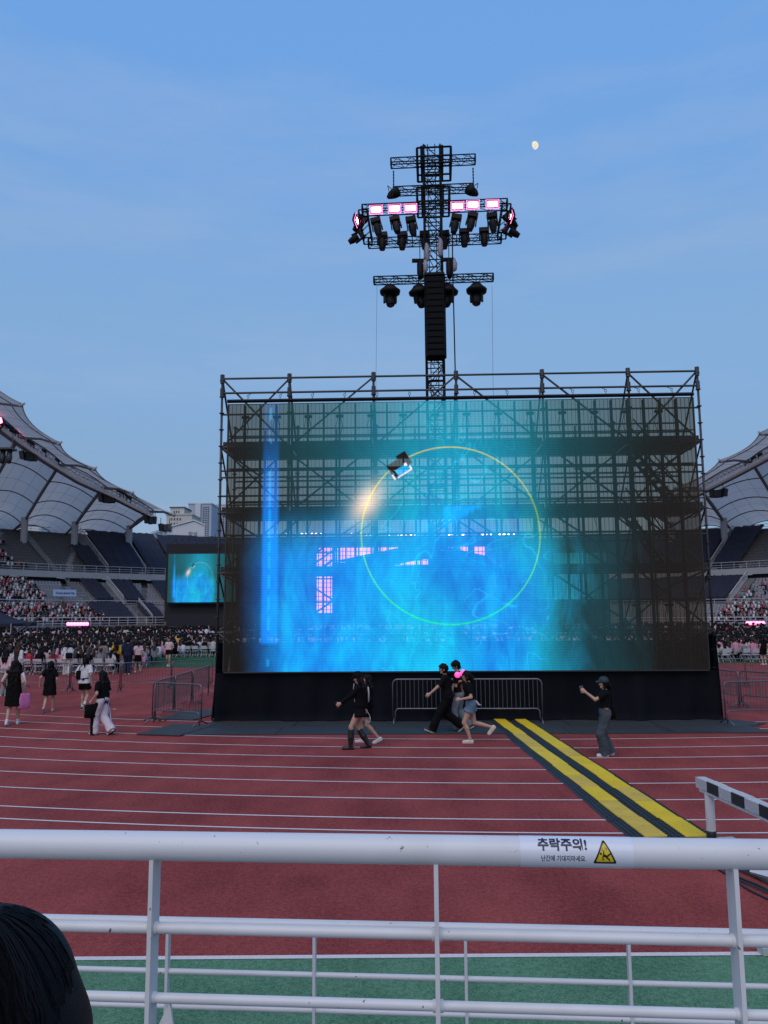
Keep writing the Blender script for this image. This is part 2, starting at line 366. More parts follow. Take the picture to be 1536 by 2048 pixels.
for sx in (-1, 1): bar('side_edge', sl(sx*(SW/2+.014), .03, SZ+SH/2), (.022, .06, SH), LEDF, led, Matrix.Rotation(SYAW, 3, 'Z'))
for i in range(14):
    x = -SW/2+.55+i*(SW-1.1)/13
    mb = MB(); mb.tube(sl(x, .06, tz+.14), sl(x, .10, tz+.22), .012, 5).tube(sl(x, .10, tz+.29), sl(x, .45, tz+.42), .010, 5)
    mb.path([sl(x+.035*math.sin(a), .1, tz+.255+.04*math.cos(a)) for a in [k*PI/4 for k in range(9)]], .009, 5)
    mb.build('hanging_hook', STEEL, led)

# ================================================================== SCAFFOLD BEHIND THE SCREEN
scf = thing('scaffold', 'tall steel scaffold of poles, decks and diagonals behind the LED screen', 'scaffold', (SX, SY, 0), SYAW)
YF, YB = .50, 2.35
PX = [447, 579, 747, 912, 1084, 1256, 1393]
XS = [s_px(p, 752, YF).x for p in PX]; ZT = s_px(912, 750, YF).z
XS[0] = s_px(445, 752, YF).x; XS[-1] = s_px(1394, 745, YF).x
def zlev(py): return s_px(915, py, YF).z
Z2 = zlev(779)
LV = [zlev(889), zlev(1021), zlev(1142), zlev(1262)]
def upright(x, y, z0, z1, r=.036, m=SCAF):
    mb = MB(); mb.tube(sl(x, y, z0), sl(x, y, z1), r, 8)
    z = z0+.4
    while z < z1: mb.tube(sl(x, y, z-.012), sl(x, y, z+.012), r+.04, 8); z += .5
    return mb.build('upright', m, scf, True)
for x in XS:
    upright(x, YF, 0, ZT+.05); upright(x, YB, 0, LV[0]+1.1)
    MB().tube(sl(x, YF, ZT-.14), sl(x, YF, ZT+.12), .066, 8).build('coupler', SCAF, scf)
    MB().tube(sl(x, YF, Z2-.10), sl(x, YF, Z2+.14), .062, 8).build('coupler', SCAF, scf)
for a, b in zip(XS, XS[1:]):
    for z in [ZT, Z2]: rod('ledger', sl(a, YF, z), sl(b, YF, z), .031, SCAF, scf)
    for z in LV+[LV[0]+1.0, LV[1]+1.05, LV[1]+.5, LV[2]+1.0, LV[0]-.7, .4]:
        rod('ledger', sl(a, YF, z), sl(b, YF, z), .028, SCAF, scf)
        rod('ledger', sl(a, YB, z), sl(b, YB, z), .028, SCAF, scf)
# extra line of thin uprights in the middle of every bay at the back and the columns carrying the panels
for a, b in zip(XS, XS[1:]): upright((a+b)/2, YB-.2, 0, LV[0]+.9, .032)
for i in range(1, NC):
    x = -SW/2+pw*i
    if abs(i-14) < 1: continue
    mb = MB(); z1 = tz-.02
    mb.box(sl(x, .16, (SZ+z1)/2), (.05, .07, z1-SZ), Matrix.Rotation(SYAW, 3, 'Z'))
    if i % 2:
        for z in (tz-.35, tz-3.1, tz-5.9):
            mb.box(sl(x, .22, z), (.22, .10, .07), Matrix.Rotation(SYAW, 3, 'Z'))
            mb.path([sl(x-.05, .22, z), sl(x-.12, .25, z-.3), sl(x-.02, .25, z-.75), sl(x+.08, .24, z-.3), sl(x+.02, .22, z)], .012, 4)
    mb.build('panel_column', BLKM, scf)
for z in [SZ+ph*k for k in range(1, NR)]: rod('wall_rail', sl(-SW/2+.05, .24, z), sl(SW/2-.05, .24, z), .024, BLKM, scf)
levels = [ZT]+LV+[.15]
n = len(XS)-1
for i in range(n):
    for k in range(len(levels)-1):
        zt, zb = levels[k], levels[k+1]
        a, b = XS[i], XS[i+1]
        if k == 0:      # the zigzag seen against the sky
            if i % 2 == 0 and i < 1: pr = [((a, zt), (b, zb)), ((b, zt), (a, zb))]
            elif i < 3: pr = [((b, zt), (a, zb))]
            else: pr = [((a, zt), (b, zb))]
            if i == 5: pr.append(((b, zt), (a, zb)))
            if i == 3: pr = [((a, zt), (b, zb))]
        else: pr = [((b, zt), (a, zb))] if i < 3 else [((a, zt), (b, zb))]
        for (x0, z0), (x1, z1) in pr: rod('diagonal_brace', sl(x0, YF+.05, z0), sl(x1, YF+.05, z1), .030, SCAF, scf)
        pr = [((a, zt), (b, zb))] if (i < 3) == bool(k % 2) else [((b, zt), (a, zb))]
        if k > 0:
            for (x0, z0), (x1, z1) in pr: rod('diagonal_brace', sl(x0, YB+.05, z0), sl(x1, YB+.05, z1), .028, SCAF, scf)
    for k in range(len(levels)-1):
        zt, zb = levels[k], levels[k+1]
        rod('diagonal_brace', sl(XS[i], YF, zt), sl(XS[i], YB, zb), .026, SCAF, scf)
        if i == n-1: rod('diagonal_brace', sl(XS[n], YF, zt), sl(XS[n], YB, zb), .026, SCAF, scf)
for x in XS:
    for z in LV: rod('transom', sl(x, YF, z), sl(x, YB, z), .028, SCAF, scf)
    rod('raker', sl(x, YF, ZT), sl(x, YB, LV[0]), .03, SCAF, scf)
DECK = mat('deck_board', (.035, .034, .033), .8, 0, .3, 2)
for z in LV[:3]:
    for a, b in zip(XS, XS[1:]):
        for j in range(4):
            bar('deck_board', sl((a+b)/2, YF+.28+j*.42, z+.03), (b-a-.10, .38, .055), DECK, scf, Matrix.Rotation(SYAW, 3, 'Z'))
        bar('toe_board', sl((a+b)/2, YF+.045, z+.10), (b-a-.10, .025, .16), DECK, scf, Matrix.Rotation(SYAW, 3, 'Z'))
# side brackets that hold the outer uprights off the wall
for sx, x in ((-1, XS[0]), (1, XS[-1])):
    for z in LV:
        MB().tube(sl(x, YF, z), sl(x-sx*.5, .3, z-.03), .04, 5).tube(sl(x, YF, z+.02), sl(x-sx*.42, .3, z-.3), .025, 5).tube(sl(x, YF, z), sl(x-sx*.9, YB, z-.6), .03, 5).build('side_bracket', SCAF, scf)
# stairs between the decks in the right-hand bays
for (p0, p1) in (((1262, 893), (1356, 1004)), ((1258, 1025), (1330, 1128))):
    A, B = s_px(*p0, 1.25), s_px(*p1, 1.25)
    for dy in (0, .62):
        rod('stair_stringer', sl(A.x, 1.25+dy, A.z), sl(B.x, 1.25+dy, B.z), .055, SCAF, scf, 4)
        rod('stair_handrail', sl(A.x+.1, 1.25+dy, A.z+.85), sl(B.x+.1, 1.25+dy, B.z+.85), .022, SCAF, scf)
    for k in range(9):
        t_ = (k+.5)/9; P = A.lerp(B, t_); bar('stair_tread', sl(P.x, 1.25+.31, P.z), (.22, .6, .035), DECK, scf, Matrix.Rotation(SYAW, 3, 'Z'))

# black skirt curtain hanging below the screen
sk = thing('skirt_curtain', 'long black cloth skirt hanging below the LED screen down to the mats', 'curtain', sl(0, .1, 0), SYAW)
def cloth(name, x0, x1, zt, zb, y0, nn, amp, seed, flare=0.0):
    rr = random.Random(seed); ph_ = [rr.uniform(0, 6.3) for _ in range(5)]; P = []
    for j in range(15):
        v = j/14; row = []
        for i in range(nn+1):
            u = i/nn; x = x0+(x1-x0)*u
            y = y0+amp*(.35+.65*v)*(.5*math.sin(x*2.1+ph_[0])+.3*math.sin(x*5.3+ph_[1]+1.2*v)+.25*math.sin(x*9.7+ph_[2])+.25*math.sin(x*.9+2.5*v+ph_[3]))
            if v > .93: y -= .06*(v-.93)/.07
            z = (zt if not callable(zt) else zt(u))*(1-v)+zb*v
            row.append(sl(x+flare*(u-.5)*v, y, z))
        P.append(row)
    return MB().grid(P)
cloth('', -SW/2-.25, SW/2+.30, SZ-.03, .05, .16, 260, .17, 3).build('skirt_cloth', BLK, sk, True)
zb_ = s_px(1100, 1281, 2.62).z
cloth('', -SW/2-.36, SW/2+.36, zb_, .05, 2.62, 160, .10, 8).build('rear_cloth', BLK, sk, True)
def side_cloth(x0, y0, x1, y1, zt, seed):
    rr = random.Random(seed); P = []
    for j in range(11):
        v = j/10; row = []
        for i in range(31):
            u = i/30; wv = .05*math.sin(u*17+seed)+.04*math.sin(u*31+seed*2)
            row.append(sl(x0+(x1-x0)*u+wv*(.4+.6*v)-.28*v*(1 if x0 < 0 else -1)*(.4+.6*u), y0+(y1-y0)*u+wv, zt*(1-v)+.04*v))
        P.append(row)
    return MB().grid(P)
side_cloth(-SW/2-.22, .12, -SW/2-.35, 2.6, 2.15, 2).build('side_cloth', BLK, sk, True)
side_cloth(SW/2+.28, .12, SW/2+.35, 2.6, 2.3, 5).build('side_cloth', BLK, sk, True)

# ================================================================== MATS ON THE TRACK
MATM = mat('ribbed_rubber_mat', (.030, .033, .036), .7, 0, .35, 1.5, .6, 35)
mrow = []
def floor_mat(label, cx, cy, wx, wy, rz, z=.012):
    t_ = Matrix.Rotation(rz, 3, 'Z'); mb = MB().box((0, 0, 0), (wx, wy, .022), None)
    o = link('floor_mat', mb.mesh('floor_mat', MATM), None, TR((cx, cy, z), rz)); return tag(o, label, 'mat', 'rubber mats along the foot of the screen')
names = ['first', 'second', 'third', 'fourth', 'fifth', 'sixth', 'seventh', 'eighth', 'ninth', 'tenth', 'eleventh', 'twelfth', 'thirteenth']
for row, (yl, lab) in enumerate(((-1.62, 'outer'), (-.40, 'inner'))):
    for k in range(6):
        x = -6.05+k*2.42+(.25 if row else 0)
        c = sl(x, yl+.03*math.sin(k*3+row), 0)
        floor_mat(f'dark ribbed floor mat, {names[k]} from the left in the {lab} row below the screen', c.x, c.y, 2.40, 1.19, SYAW+.012*math.sin(k*5.1+row*2), .013+.0015*((k+row) % 2))
c = at_z(352, 1462); floor_mat('dark ribbed floor mat under the nearest barrier left of the screen', c.x, c.y+.1, 1.2, 1.9, -.25, .024)
c = at_z(378, 1432); floor_mat('dark ribbed floor mat along the black cloth at the left end of the screen', c.x+.1, c.y+.2, 1.2, 2.3, -.25, .016)
c = at_z(1452, 1446); floor_mat('dark ribbed floor mat under the barrier foot right of the screen', c.x, c.y, 1.2, 1.5, .6, .0195)
c = at_z(1380, 1455); floor_mat('dark ribbed floor mat at the right end of the outer row', c.x-.1, c.y, 1.25, 1.9, SYAW, .026)

# ================================================================== CABLE RAMPS
YEL = mat('yellow_ramp_lid', (.80, .55, .018), .5, 0, .2, 2.2, .5, 55)
YEL2 = mat('dusty_yellow_ramp_lid', (.66, .45, .06), .65, 0, .25, 3, .5, 55)
RMPB = mat('black_ramp_rubber', (.024, .028, .031), .6, 0, .3, 3, .5, 70)
def ramp_run(p0, p1, side, nmod, seed):
    A, B = at_z(*p0), at_z(*p1); d = (B-A); Ln = d.length; d.normalize(); rz = math.atan2(d.y, d.x)
    ml = Ln/nmod; rr = random.Random(seed); wob = 0
    for k in range(nmod):
        c = A+d*(ml*(k+.5)); off = rr.uniform(-.012, .012)
        t_ = thing('cable_ramp', f'black cable ramp with yellow lid, {names[k]} from the screen in the {side} run', 'cable ramp', (c.x, c.y, 0), rz+rr.uniform(-.012, .012), 'yellow and black cable ramps across the track')
        M = wm(t_) @ Matrix.Translation((0, off, 0)); h = ml/2-.004
        prof = [(-.30, .008), (-.13, .058), (.13, .058), (.30, .008)]
        mb = MB(); vs = []
        for xx in (-h, h): vs.append([M @ Vector((xx, y, z)) for y, z in [(-.30, 0.003)]+prof+[(.30, .003)]])
        mb.loft(vs[::-1]); 
        for q in range(11):      # raised grip ribs on the slopes
            for yy, zz, rl in ((-.255, .024, 1), (-.205, .039, 1), (-.16, .052, 1), (.255, .024, -1), (.205, .039, -1), (.16, .052, -1)):
                P = M @ Vector((-h+(q+.5)*2*h/11, yy, zz+.003)); mb.box(P, (.05, .018, .008), Matrix.Rotation(rz, 3, 'Z'))
        mb.build('ramp_base', RMPB, t_)
        N = 24; outl = []
        for i in range(N+1): outl.append((-h+2*h*i/N, -.140-(.016 if i % 2 else -.006)))
        top = outl+[(x, -y) for x, y in outl[::-1]]
        mb = MB(); n_ = len(top)
        mb.add([M @ Vector((x, y, .060)) for x, y in top]+[M @ Vector((x*.998, y*.97, .074)) for x, y in top], [tuple(range(n_, 2*n_))]+[(i, (i+1) % n_, n_+(i+1) % n_, n_+i) for i in range(n_)])
        for q in range(9):
            for yy in (-.09, -.045, 0, .045, .09): mb.box(M @ Vector((-h+(q+.5)*2*h/9, yy, .075)), (.06, .012, .004), Matrix.Rotation(rz, 3, 'Z'))
        mb.build('lid', YEL2 if (side == 'left' and k in (nmod-1, 3)) or rr.random() < .12 else YEL, t_)
        mb = MB(); mb.tube(M @ Vector((0, 0, .074)), M @ Vector((0, 0, .0755)), .016, 8); mb.build('lid_handle', RMPB, t_)
ramp_run((997, 1441), (1312, 1684), 'left', 12, 4)
ramp_run((1040, 1443), (1396, 1684), 'right', 12, 9)
# bundle of loose cables continuing towards the terrace
for k in range(7):
    A = at_z(1392+k*6, 1690); B = at_z(1420+k*13, 1742+k*2); C_ = at_z(1490+k*13, 1782-k*3+6*(k % 3)); D = at_z(1640+k*22, 1850-k*9)
    pts = []
    for i in range(22):
        u = i/21; P = A*(1-u)**3+B*(3*u*(1-u)**2)+C_*(3*u*u*(1-u))+D*u**3; P.z = .014+.012*(k % 2)+.004*math.sin(i+k); P.x += .02*math.sin(i*.8+k*2); pts.append(P)
    o = MB().path(pts, .012, 6).build('power_cable', RMPB, None, True)
    tag(o, 'black power cable lying on the red track beside the hurdle foot', 'cable', 'loose black cables on the track')

# ================================================================== CROWD BARRIERS
BL = 2.05
bproto = thing('crowd_barrier', 'x', 'barrier', group='steel crowd barriers')
def arc(cx, cz, r, a0, a1, n=5): return [(cx+r*math.cos(a0+(a1-a0)*i/n), cz+r*math.sin(a0+(a1-a0)*i/n)) for i in range(n+1)]
h2 = BL/2; H_ = 1.1
fr = [(-h2, .12)]+arc(-h2+.13, H_-.13, .13, PI, PI/2)+arc(h2-.13, H_-.13, .13, PI/2, 0)+[(h2, .12)]
MB().path([(x, 0, z) for x, z in fr], .021, 8).build('frame', STEEL, bproto, True)
br = [(-h2+.07, .02), (-h2+.07, .22)]+arc(-h2+.17, .26, .10, PI, PI/2, 4)+arc(h2-.17, .26, .10, PI/2, 0, 4)+[(h2-.07, .22), (h2-.07, .02)]
MB().path([(x, 0, z) for x, z in br], .018, 8).build('bottom_rail', STEEL, bproto, True)
for k in range(16):
    x = -h2+(k+1)*BL/17; rod('bar', (x, 0, .36), (x, 0, H_), .009, STEEL, bproto)
for sx in (-1, 1):
    x = sx*(h2-.035); MB().path([(x, -.32, .018), (x, -.10, .13), (x, .10, .13), (x, .32, .018)], .018, 6).build('foot', STEEL, bproto, True)
freeze(bproto); _bfirst = [True]
def barrier(p, q, label, hs=1.0):
    A, B = (at_z(*p) if len(p) == 2 else Vector(p)), (at_z(*q) if len(q) == 2 else Vector(q)); d = B-A; c = (A+B)/2
    M = Matrix.Translation((c.x, c.y, 0)) @ Matrix.Rotation(math.atan2(d.y, d.x), 4, 'Z') @ Matrix.Diagonal((d.length/BL, 1, hs, 1))
    if _bfirst[0]: _bfirst[0] = False; o = place(bproto, M); o['label'] = label; return o
    return dup(bproto, M, label)
barrier((786, 1446), (934, 1446), 'grey steel crowd barrier in front of the black skirt, left one of the pair', 1.06)
barrier((937, 1446), (1086, 1446), 'grey steel crowd barrier in front of the black skirt, right one of the pair', 1.06)
barrier((304, 1446), (402, 1453), 'grey crowd barrier standing on the mat left of the screen, nearest the camera', 1.0)
barrier((309, 1443), (347, 1425), 'grey crowd barrier running back from the mat corner, first of the slanting row')
barrier((349, 1424), (383, 1408), 'grey crowd barrier in the slanting row left of the screen, middle one')
barrier((385, 1407), (417, 1391), 'grey crowd barrier in the slanting row, next to the black cloth of the screen')
barrier((44, 1376), (138, 1383), 'grey crowd barrier in the far left line, behind the woman in the black dress')
barrier((141, 1383), (239, 1382), 'grey crowd barrier in the far left line, behind the white T-shirt walker')
barrier((242, 1382), (341, 1377), 'grey crowd barrier in the far left line, third from the left')
barrier((343, 1377), (424, 1371), 'grey crowd barrier in the far left line, ending behind the slanting row')
barrier((1452, 1450), (1562, 1446), 'grey crowd barrier right of the screen, nearest the camera')
barrier((1437, 1407), (1480, 1416), 'grey crowd barrier right of the screen, just beside the black side cloth')
barrier((1484, 1414), (1570, 1422), 'grey crowd barrier at the right edge of the picture, behind the nearest one')
barrier((1432, 1374), (1491, 1374), 'grey crowd barrier right of the screen in the farthest line, next to the pole')
barrier((1494, 1374), (1575, 1376), 'grey crowd barrier in the farthest line at the right edge of the picture')
# ================================================================== LIGHTING TOWER
TY = 26.2; TYAW = -.065
TC = at_Y(870, 700, TY); TM = Matrix.Translation((TC.x, TC.y, 0)) @ Matrix.Rotation(TYAW, 4, 'Z')
def tl(x, y, z): return TM @ Vector((x, y, z))
def t_px(px, py, yl):
    I = TM.inverted(); a = I @ EYE; d = (I.to_3x3() @ ray(px, py)); return a + d*((yl-a.y)/d.y)
TRB = mat('black_truss', (.010, .009, .010), .6, 0, .2, 6, spec=.12)
TRR = mat('worn_black_truss', (.013, .011, .012), .6, 0, .25, 6, spec=.12)
tw = thing('lighting_tower', 'tall black truss tower rising behind the screen with a square cage on top', 'tower', (TC.x, TC.y, 0), TYAW)
hw = .295; ztop = t_px(868, 300, 0).z
for sx in (-1, 1):
    for sy in (-1, 1): rod('chord', tl(sx*hw, sy*hw, 0), tl(sx*hw, sy*hw, ztop), .045, TRB, tw, 8)
rungs = MB(); z = .3; k = 0
while z < ztop-.3:
    for a, b in (((-hw, -hw), (hw, -hw)), ((hw, -hw), (hw, hw)), ((hw, hw), (-hw, hw)), ((-hw, hw), (-hw, -hw))):
        rungs.tube(tl(*a, z), tl(*b, z), .022, 5)
        if k % 3 == 2: rungs.tube(tl(*a, z+.14), tl(*b, z+.14), .022, 5)
    st = .62
    for a, b in (((-hw, -hw), (hw, -hw)), ((-hw, hw), (hw, hw)), ((-hw, -hw), (-hw, hw)), ((hw, -hw), (hw, hw))):
        p, q = (a, b) if k % 2 else (b, a); rungs.tube(tl(*p, z), tl(*q, z+st), .018, 5)
        m_ = ((a[0]+b[0])/2, (a[1]+b[1])/2); rungs.tube(tl(*m_, z), tl(*(b if k % 2 else a), z+st), .013, 4)
    z += st; k += 1
tag(rungs.build('lacing', TRB, tw), kind='stuff')
# ladder up the camera side
for sx in (-.13, .13): rod('ladder_rail', tl(sx-.02, -hw-.07, 10.2), tl(sx-.02, -hw-.07, ztop), .016, TRB, tw, 6)
mb = MB(); z = 10.3
while z < ztop-.1: mb.tube(tl(-.15, -hw-.07, z), tl(.11, -hw-.07, z), .013, 5); z += .27
tag(mb.build('ladder_rung', TRB, tw), kind='stuff')
def cage(parent, pxl, pxr, pyt, pyb, r, mids):
    a, b = t_px(pxl, pyt, -.5), t_px(pxr, pyb, -.5); cx = (a.x+b.x)/2; hx = (b.x-a.x)/2; zt, zb = a.z, b.z
    mb = []
    for sx in (-1, 1):
        for sy in (-1, 1): rod('cage_post', tl(cx+sx*hx, sy*hx, zb), tl(cx+sx*hx, sy*hx, zt), r, TRB, parent, 4)
    for zz in [zt, zb]+[zb+(zt-zb)*m_ for m_ in mids]:
        for sy in (-1, 1): rod('cage_rail', tl(cx-hx, sy*hx, zz), tl(cx+hx, sy*hx, zz), r*.9, TRB, parent, 4)
        for sx in (-1, 1): rod('cage_rail', tl(cx+sx*hx, -hx, zz), tl(cx+sx*hx, hx, zz), r*.9, TRB, parent, 4)
        for sx in (-1, 1): rod('cage_rail', tl(sx*hw*1.25, -hx, zz), tl(sx*hw*1.25, hx, zz), r*.8, TRB, parent, 4)
    for sx in (-1, 1):
        for sy in (-1, 1): rod('cage_post', tl(sx*hw*1.25, sy*hx, zb), tl(sx*hw*1.25, sy*hx, zt+.06), r*.9, TRB, parent, 4)
cage(tw, 834, 902, 299, 327, .045, (.45,))
cage(tw, 834, 899, 377, 402, .04, ())

def truss_parts(parent, p, q, wdt, hgt, bay=.52, r=.022):
    """box truss from p to q (top centre line): four chords and the lacing between them"""
    p, q = Vector(p), Vector(q); d = (q-p).normalized(); s = d.cross(Vector((0, 0, 1))).normalized()*wdt/2; u = Vector((0, 0, -hgt))
    c = [s, -s, s+u, -s+u]
    for o_ in c: rod('chord', p+o_, q+o_, r, TRB, parent)
    n_ = max(2, round((q-p).length/bay)); mb = MB()
    for i in range(n_):
        a, b = p.lerp(q, i/n_), p.lerp(q, (i+1)/n_); m_ = (a+b)/2
        for x_, y_ in ((0, 2), (1, 3)):
            mb.tube(a+c[y_], m_+c[x_], r*.55, 4, None, False).tube(m_+c[x_], b+c[y_], r*.55, 4, None, False)
            if i % 3 == 0: mb.tube(a+c[x_], a+c[y_], r*.8, 4)
        for x_, y_ in ((0, 1), (2, 3)): mb.tube(a+c[x_], b+c[y_], r*.55, 4, None, False)
    for e in (p, q):
        for x_, y_ in ((0, 2), (1, 3), (0, 1), (2, 3)): mb.tube(e+c[x_], e+c[y_], r*1.2, 4)
    tag(mb.build('lacing', TRR, parent), kind='stuff')
def t_truss(label, l, r_, hpx, yl, wdt=.40, grp='black box trusses on the lighting tower'):
    a, b = t_px(*l, yl), t_px(*r_, yl); zz = (a.z+b.z)/2
    t_ = thing('lighting_truss', label, 'truss', tl((a.x+b.x)/2, yl, zz), TYAW, grp)
    h_ = zz - t_px(l[0], l[1]+hpx, yl).z
    truss_parts(t_, tl(a.x, yl, a.z*.5+zz*.5), tl(b.x, yl, b.z*.5+zz*.5), wdt, h_)
    return t_
t_truss('topmost short black truss crossing the tower top at the cage', (782, 320), (950, 312), 13, -.5, .26)
t_truss('second black truss from the top, hung on chains just above the pink lights', (787, 377), (945, 370), 12, -.45, .24)
t_truss('lowest and longest straight black truss, level with the top of the speaker column', (748, 555), (986, 550), 13, -.6, .22)
for (px, pa, pb, lab) in ((787, 342, 380, 'left'), (946, 336, 373, 'right')):
    a, b = t_px(px, pa, -.5), t_px(px, pb, -.5); mb = MB(); N = 12
    for i in range(N):
        z0 = a.z+(b.z-a.z)*i/N; z1 = a.z+(b.z-a.z)*(i+.9)/N; mb.tube(tl(a.x, -.5, z0), tl(a.x, -.5, z1), .018 if i % 2 else .028, 5)
    tag(mb.build('lifting_chain', TRB, None), f'short lifting chain between the two upper trusses, {lab} end', 'chain')
# the large ring of truss that carries the pink lamps
FYL, BYL = -1.25, 1.15
fa, fb = t_px(722, 413, FYL), t_px(1015, 402, FYL); zr = (fa.z+fb.z)/2
ring = thing('truss_ring', 'rectangular ring of black truss round the tower carrying the pink lamps', 'truss', tl(0, 0, zr), TYAW)
hR = zr-t_px(868, 422, FYL).z
xl, xr = fa.x+.05, fb.x-.02
truss_parts(ring, tl(xl, FYL, zr), tl(xr, FYL, zr), .30, hR)
truss_parts(ring, tl(xl, BYL, zr), tl(xr, BYL, zr), .30, hR)
truss_parts(ring, tl(xl, FYL+.2, zr), tl(xl, BYL-.2, zr), .30, hR)
truss_parts(ring, tl(xr, FYL+.2, zr), tl(xr, BYL-.2, zr), .30, hR)
# --- lamps
LENS = mat('dark_lens', (.03, .03, .04), .15, 0, .1)
FIX = mat('black_fixture_plastic', (.009, .008, .009), .55, 0, .25, 9, spec=.15)
mh = thing('moving_head_light', 'x', 'stage light', group='moving head lights on the tower')
MB().box((0, 0, -.09), (.40, .27, .18)).box((-.14, 0, .03), (.06, .07, .08)).box((.14, 0, .03), (.06, .07, .08)).build('base', FIX, mh)
mb = MB()
for sx in (-1, 1): mb.hexa([Vector((sx*.19-.025, -.09, -.50)), Vector((sx*.19+.025, -.09, -.50)), Vector((sx*.19+.025, .09, -.50)), Vector((sx*.19-.025, .09, -.50)), Vector((sx*.17-.025, -.06, -.18)), Vector((sx*.17+.025, -.06, -.18)), Vector((sx*.17+.025, .06, -.18)), Vector((sx*.17-.025, .06, -.18))])
mb.box((0, 0, -.19), (.40, .13, .05)).build('yoke', FIX, mh)
mb = MB(); mb.path([(0, 0, -.26), (0, 0, -.33), (0, 0, -.50), (0, 0, -.62), (0, 0, -.70), (0, 0, -.74)], [.12, .15, .155, .14, .115, .12], 12); hd = mb.build('head', FIX, mh, True)
MB().tube((0, 0, -.738), (0, 0, -.748), .10, 12).build('lens', LENS, hd)
freeze(mh); _mf = [True]
def moving_head(px, py, yl, label, tilt=0.0, roll=0.0, s=1.0, yaw=0.0, z=None):
    p = t_px(px, py, yl); M = TR(tl(p.x, yl, p.z), TYAW+yaw, tilt, roll, s)
    if _mf[0]: _mf[0] = False; place(mh, M); mh['label'] = label; return mh
    return dup(mh, M, label)
for px, py, lab in ((765, 467, 'far left, hanging from the back of the ring'), (805, 466, 'second from the left, hanging from the back of the ring'), (849, 465, 'third from the left at the back of the ring, beside the tower'), (889, 464, 'just right of the tower at the back of the ring'), (928, 460, 'second from the right, hanging from the back of the ring'), (968, 458, 'far right, hanging from the back of the ring')):
    moving_head(px, py, BYL, 'moving head light '+lab, R(-8), 0, .92, random.uniform(-.2, .2))
for px, py, tl_, rl, lab in ((727, 466, 10, 62, 'tilted outward at the left end of the ring, lower one'), (1008, 455, 10, -62, 'tilted outward at the right end of the ring, lower one'), (728, 434, 35, 50, 'tilted sideways at the left end of the ring, upper one'), (1012, 428, 35, -50, 'tilted sideways at the right end of the ring, upper one')):
    moving_head(px, py, 0, 'black moving head light '+lab, R(tl_), R(rl), .82)
# strobes that burn pink, each with a moving head below
PINK = mat('burning_pink_lamp', (.9, .7, .8), .4, emit=(1, .42, .66), estr=26.0)
PINKR = mat('pink_halo_glow', (.7, .3, .45), .4, emit=(1, .20, .50), estr=2.4)  # self-glowing pink that imitates the halo round the strobes
sb = thing('strobe_lamp', 'x', 'stage light', group='glowing pink strobe lamps on the tower')
MB().box((0, .07, 0), (.44, .10, .28)).box((0, .02, .135), (.44, .12, .02)).box((0, .02, -.135), (.44, .12, .02)).box((-.215, .02, 0), (.02, .12, .28)).box((.215, .02, 0), (.02, .12, .28)).build('housing', FIX, sb)
mb = MB()
for i in range(6):
    for j in range(3): mb.box((-.15+i*.060, .008, -.060+j*.060), (.056, .010, .055))
tag(mb.build('lamp_face', PINK, sb), kind='stuff')
MB().box((0, .017, 0), (.50, .008, .35)).build('halo_plate', PINKR, sb)  # added glowing plate behind the lamp cells, stands in for their pink halo
MB().tube((-.24, .07, 0), (-.24, .07, .2), .012, 5).tube((.24, .07, 0), (.24, .07, .2), .012, 5).tube((-.24, .07, .2), (.24, .07, .2), .012, 5).build('bracket', FIX, sb)
freeze(sb); _sf = [True]
def strobe(px, py, yl, label, yaw=0, roll=0, s=.88, pitch=.18):
    p = t_px(px, py, yl); M = TR(tl(p.x, yl, p.z), TYAW+yaw, pitch, roll, s)
    if _sf[0]: _sf[0] = False; place(sb, M); sb['label'] = label; return sb
    return dup(sb, M, label)
for px, py, lab in ((752, 419, 'outermost of the left three'), (789, 417, 'middle of the left three'), (821, 416, 'innermost of the left three beside the tower'), (915, 412, 'innermost of the right three beside the tower'), (946, 409, 'middle of the right three'), (985, 408, 'outermost of the right three')):
    strobe(px, py, FYL-.30, 'strobe lamp burning pink on the ring front, '+lab)
    moving_head(px+random.uniform(-2, 2), py+19, FYL-.16, 'moving head light below the pink strobe '+lab, R(random.uniform(-18, 6)), R(random.uniform(-13, 13)), .86)
strobe(714, 441, -.3, 'strobe lamp seen edge-on at the left end of the ring', R(82), R(10), .9)
strobe(1021, 432, -.3, 'strobe lamp seen edge-on at the right end of the ring', R(-82), R(-10), .9)
# floods on the second truss ends
fl = thing('flood_light', 'x', 'stage light', group='dark flood lights at the ends of the second truss')
MB().path([(0, -.22, -.05), (0, -.05, -.03), (0, .10, 0), (0, .22, 0)], [.19, .17, .13, .06], 12).build('lamp_body', FIX, fl, True)
MB().tube((-.2, 0, 0), (-.2, 0, .25), .014, 5).tube((.2, 0, 0), (.2, 0, .25), .014, 5).tube((-.2, 0, .25), (.2, 0, .25), .014, 5).build('bracket', FIX, fl)
freeze(fl)
p = t_px(785, 388, -.5); place(fl, TR(tl(p.x, -.5, p.z), .9, -.3, .1)); fl['label'] = 'round black flood light under the left end of the second truss'
p = t_px(946, 383, -.5); dup(fl, TR(tl(p.x, -.5, p.z), -.9, -.3, -.1), 'round black flood light under the right end of the second truss')
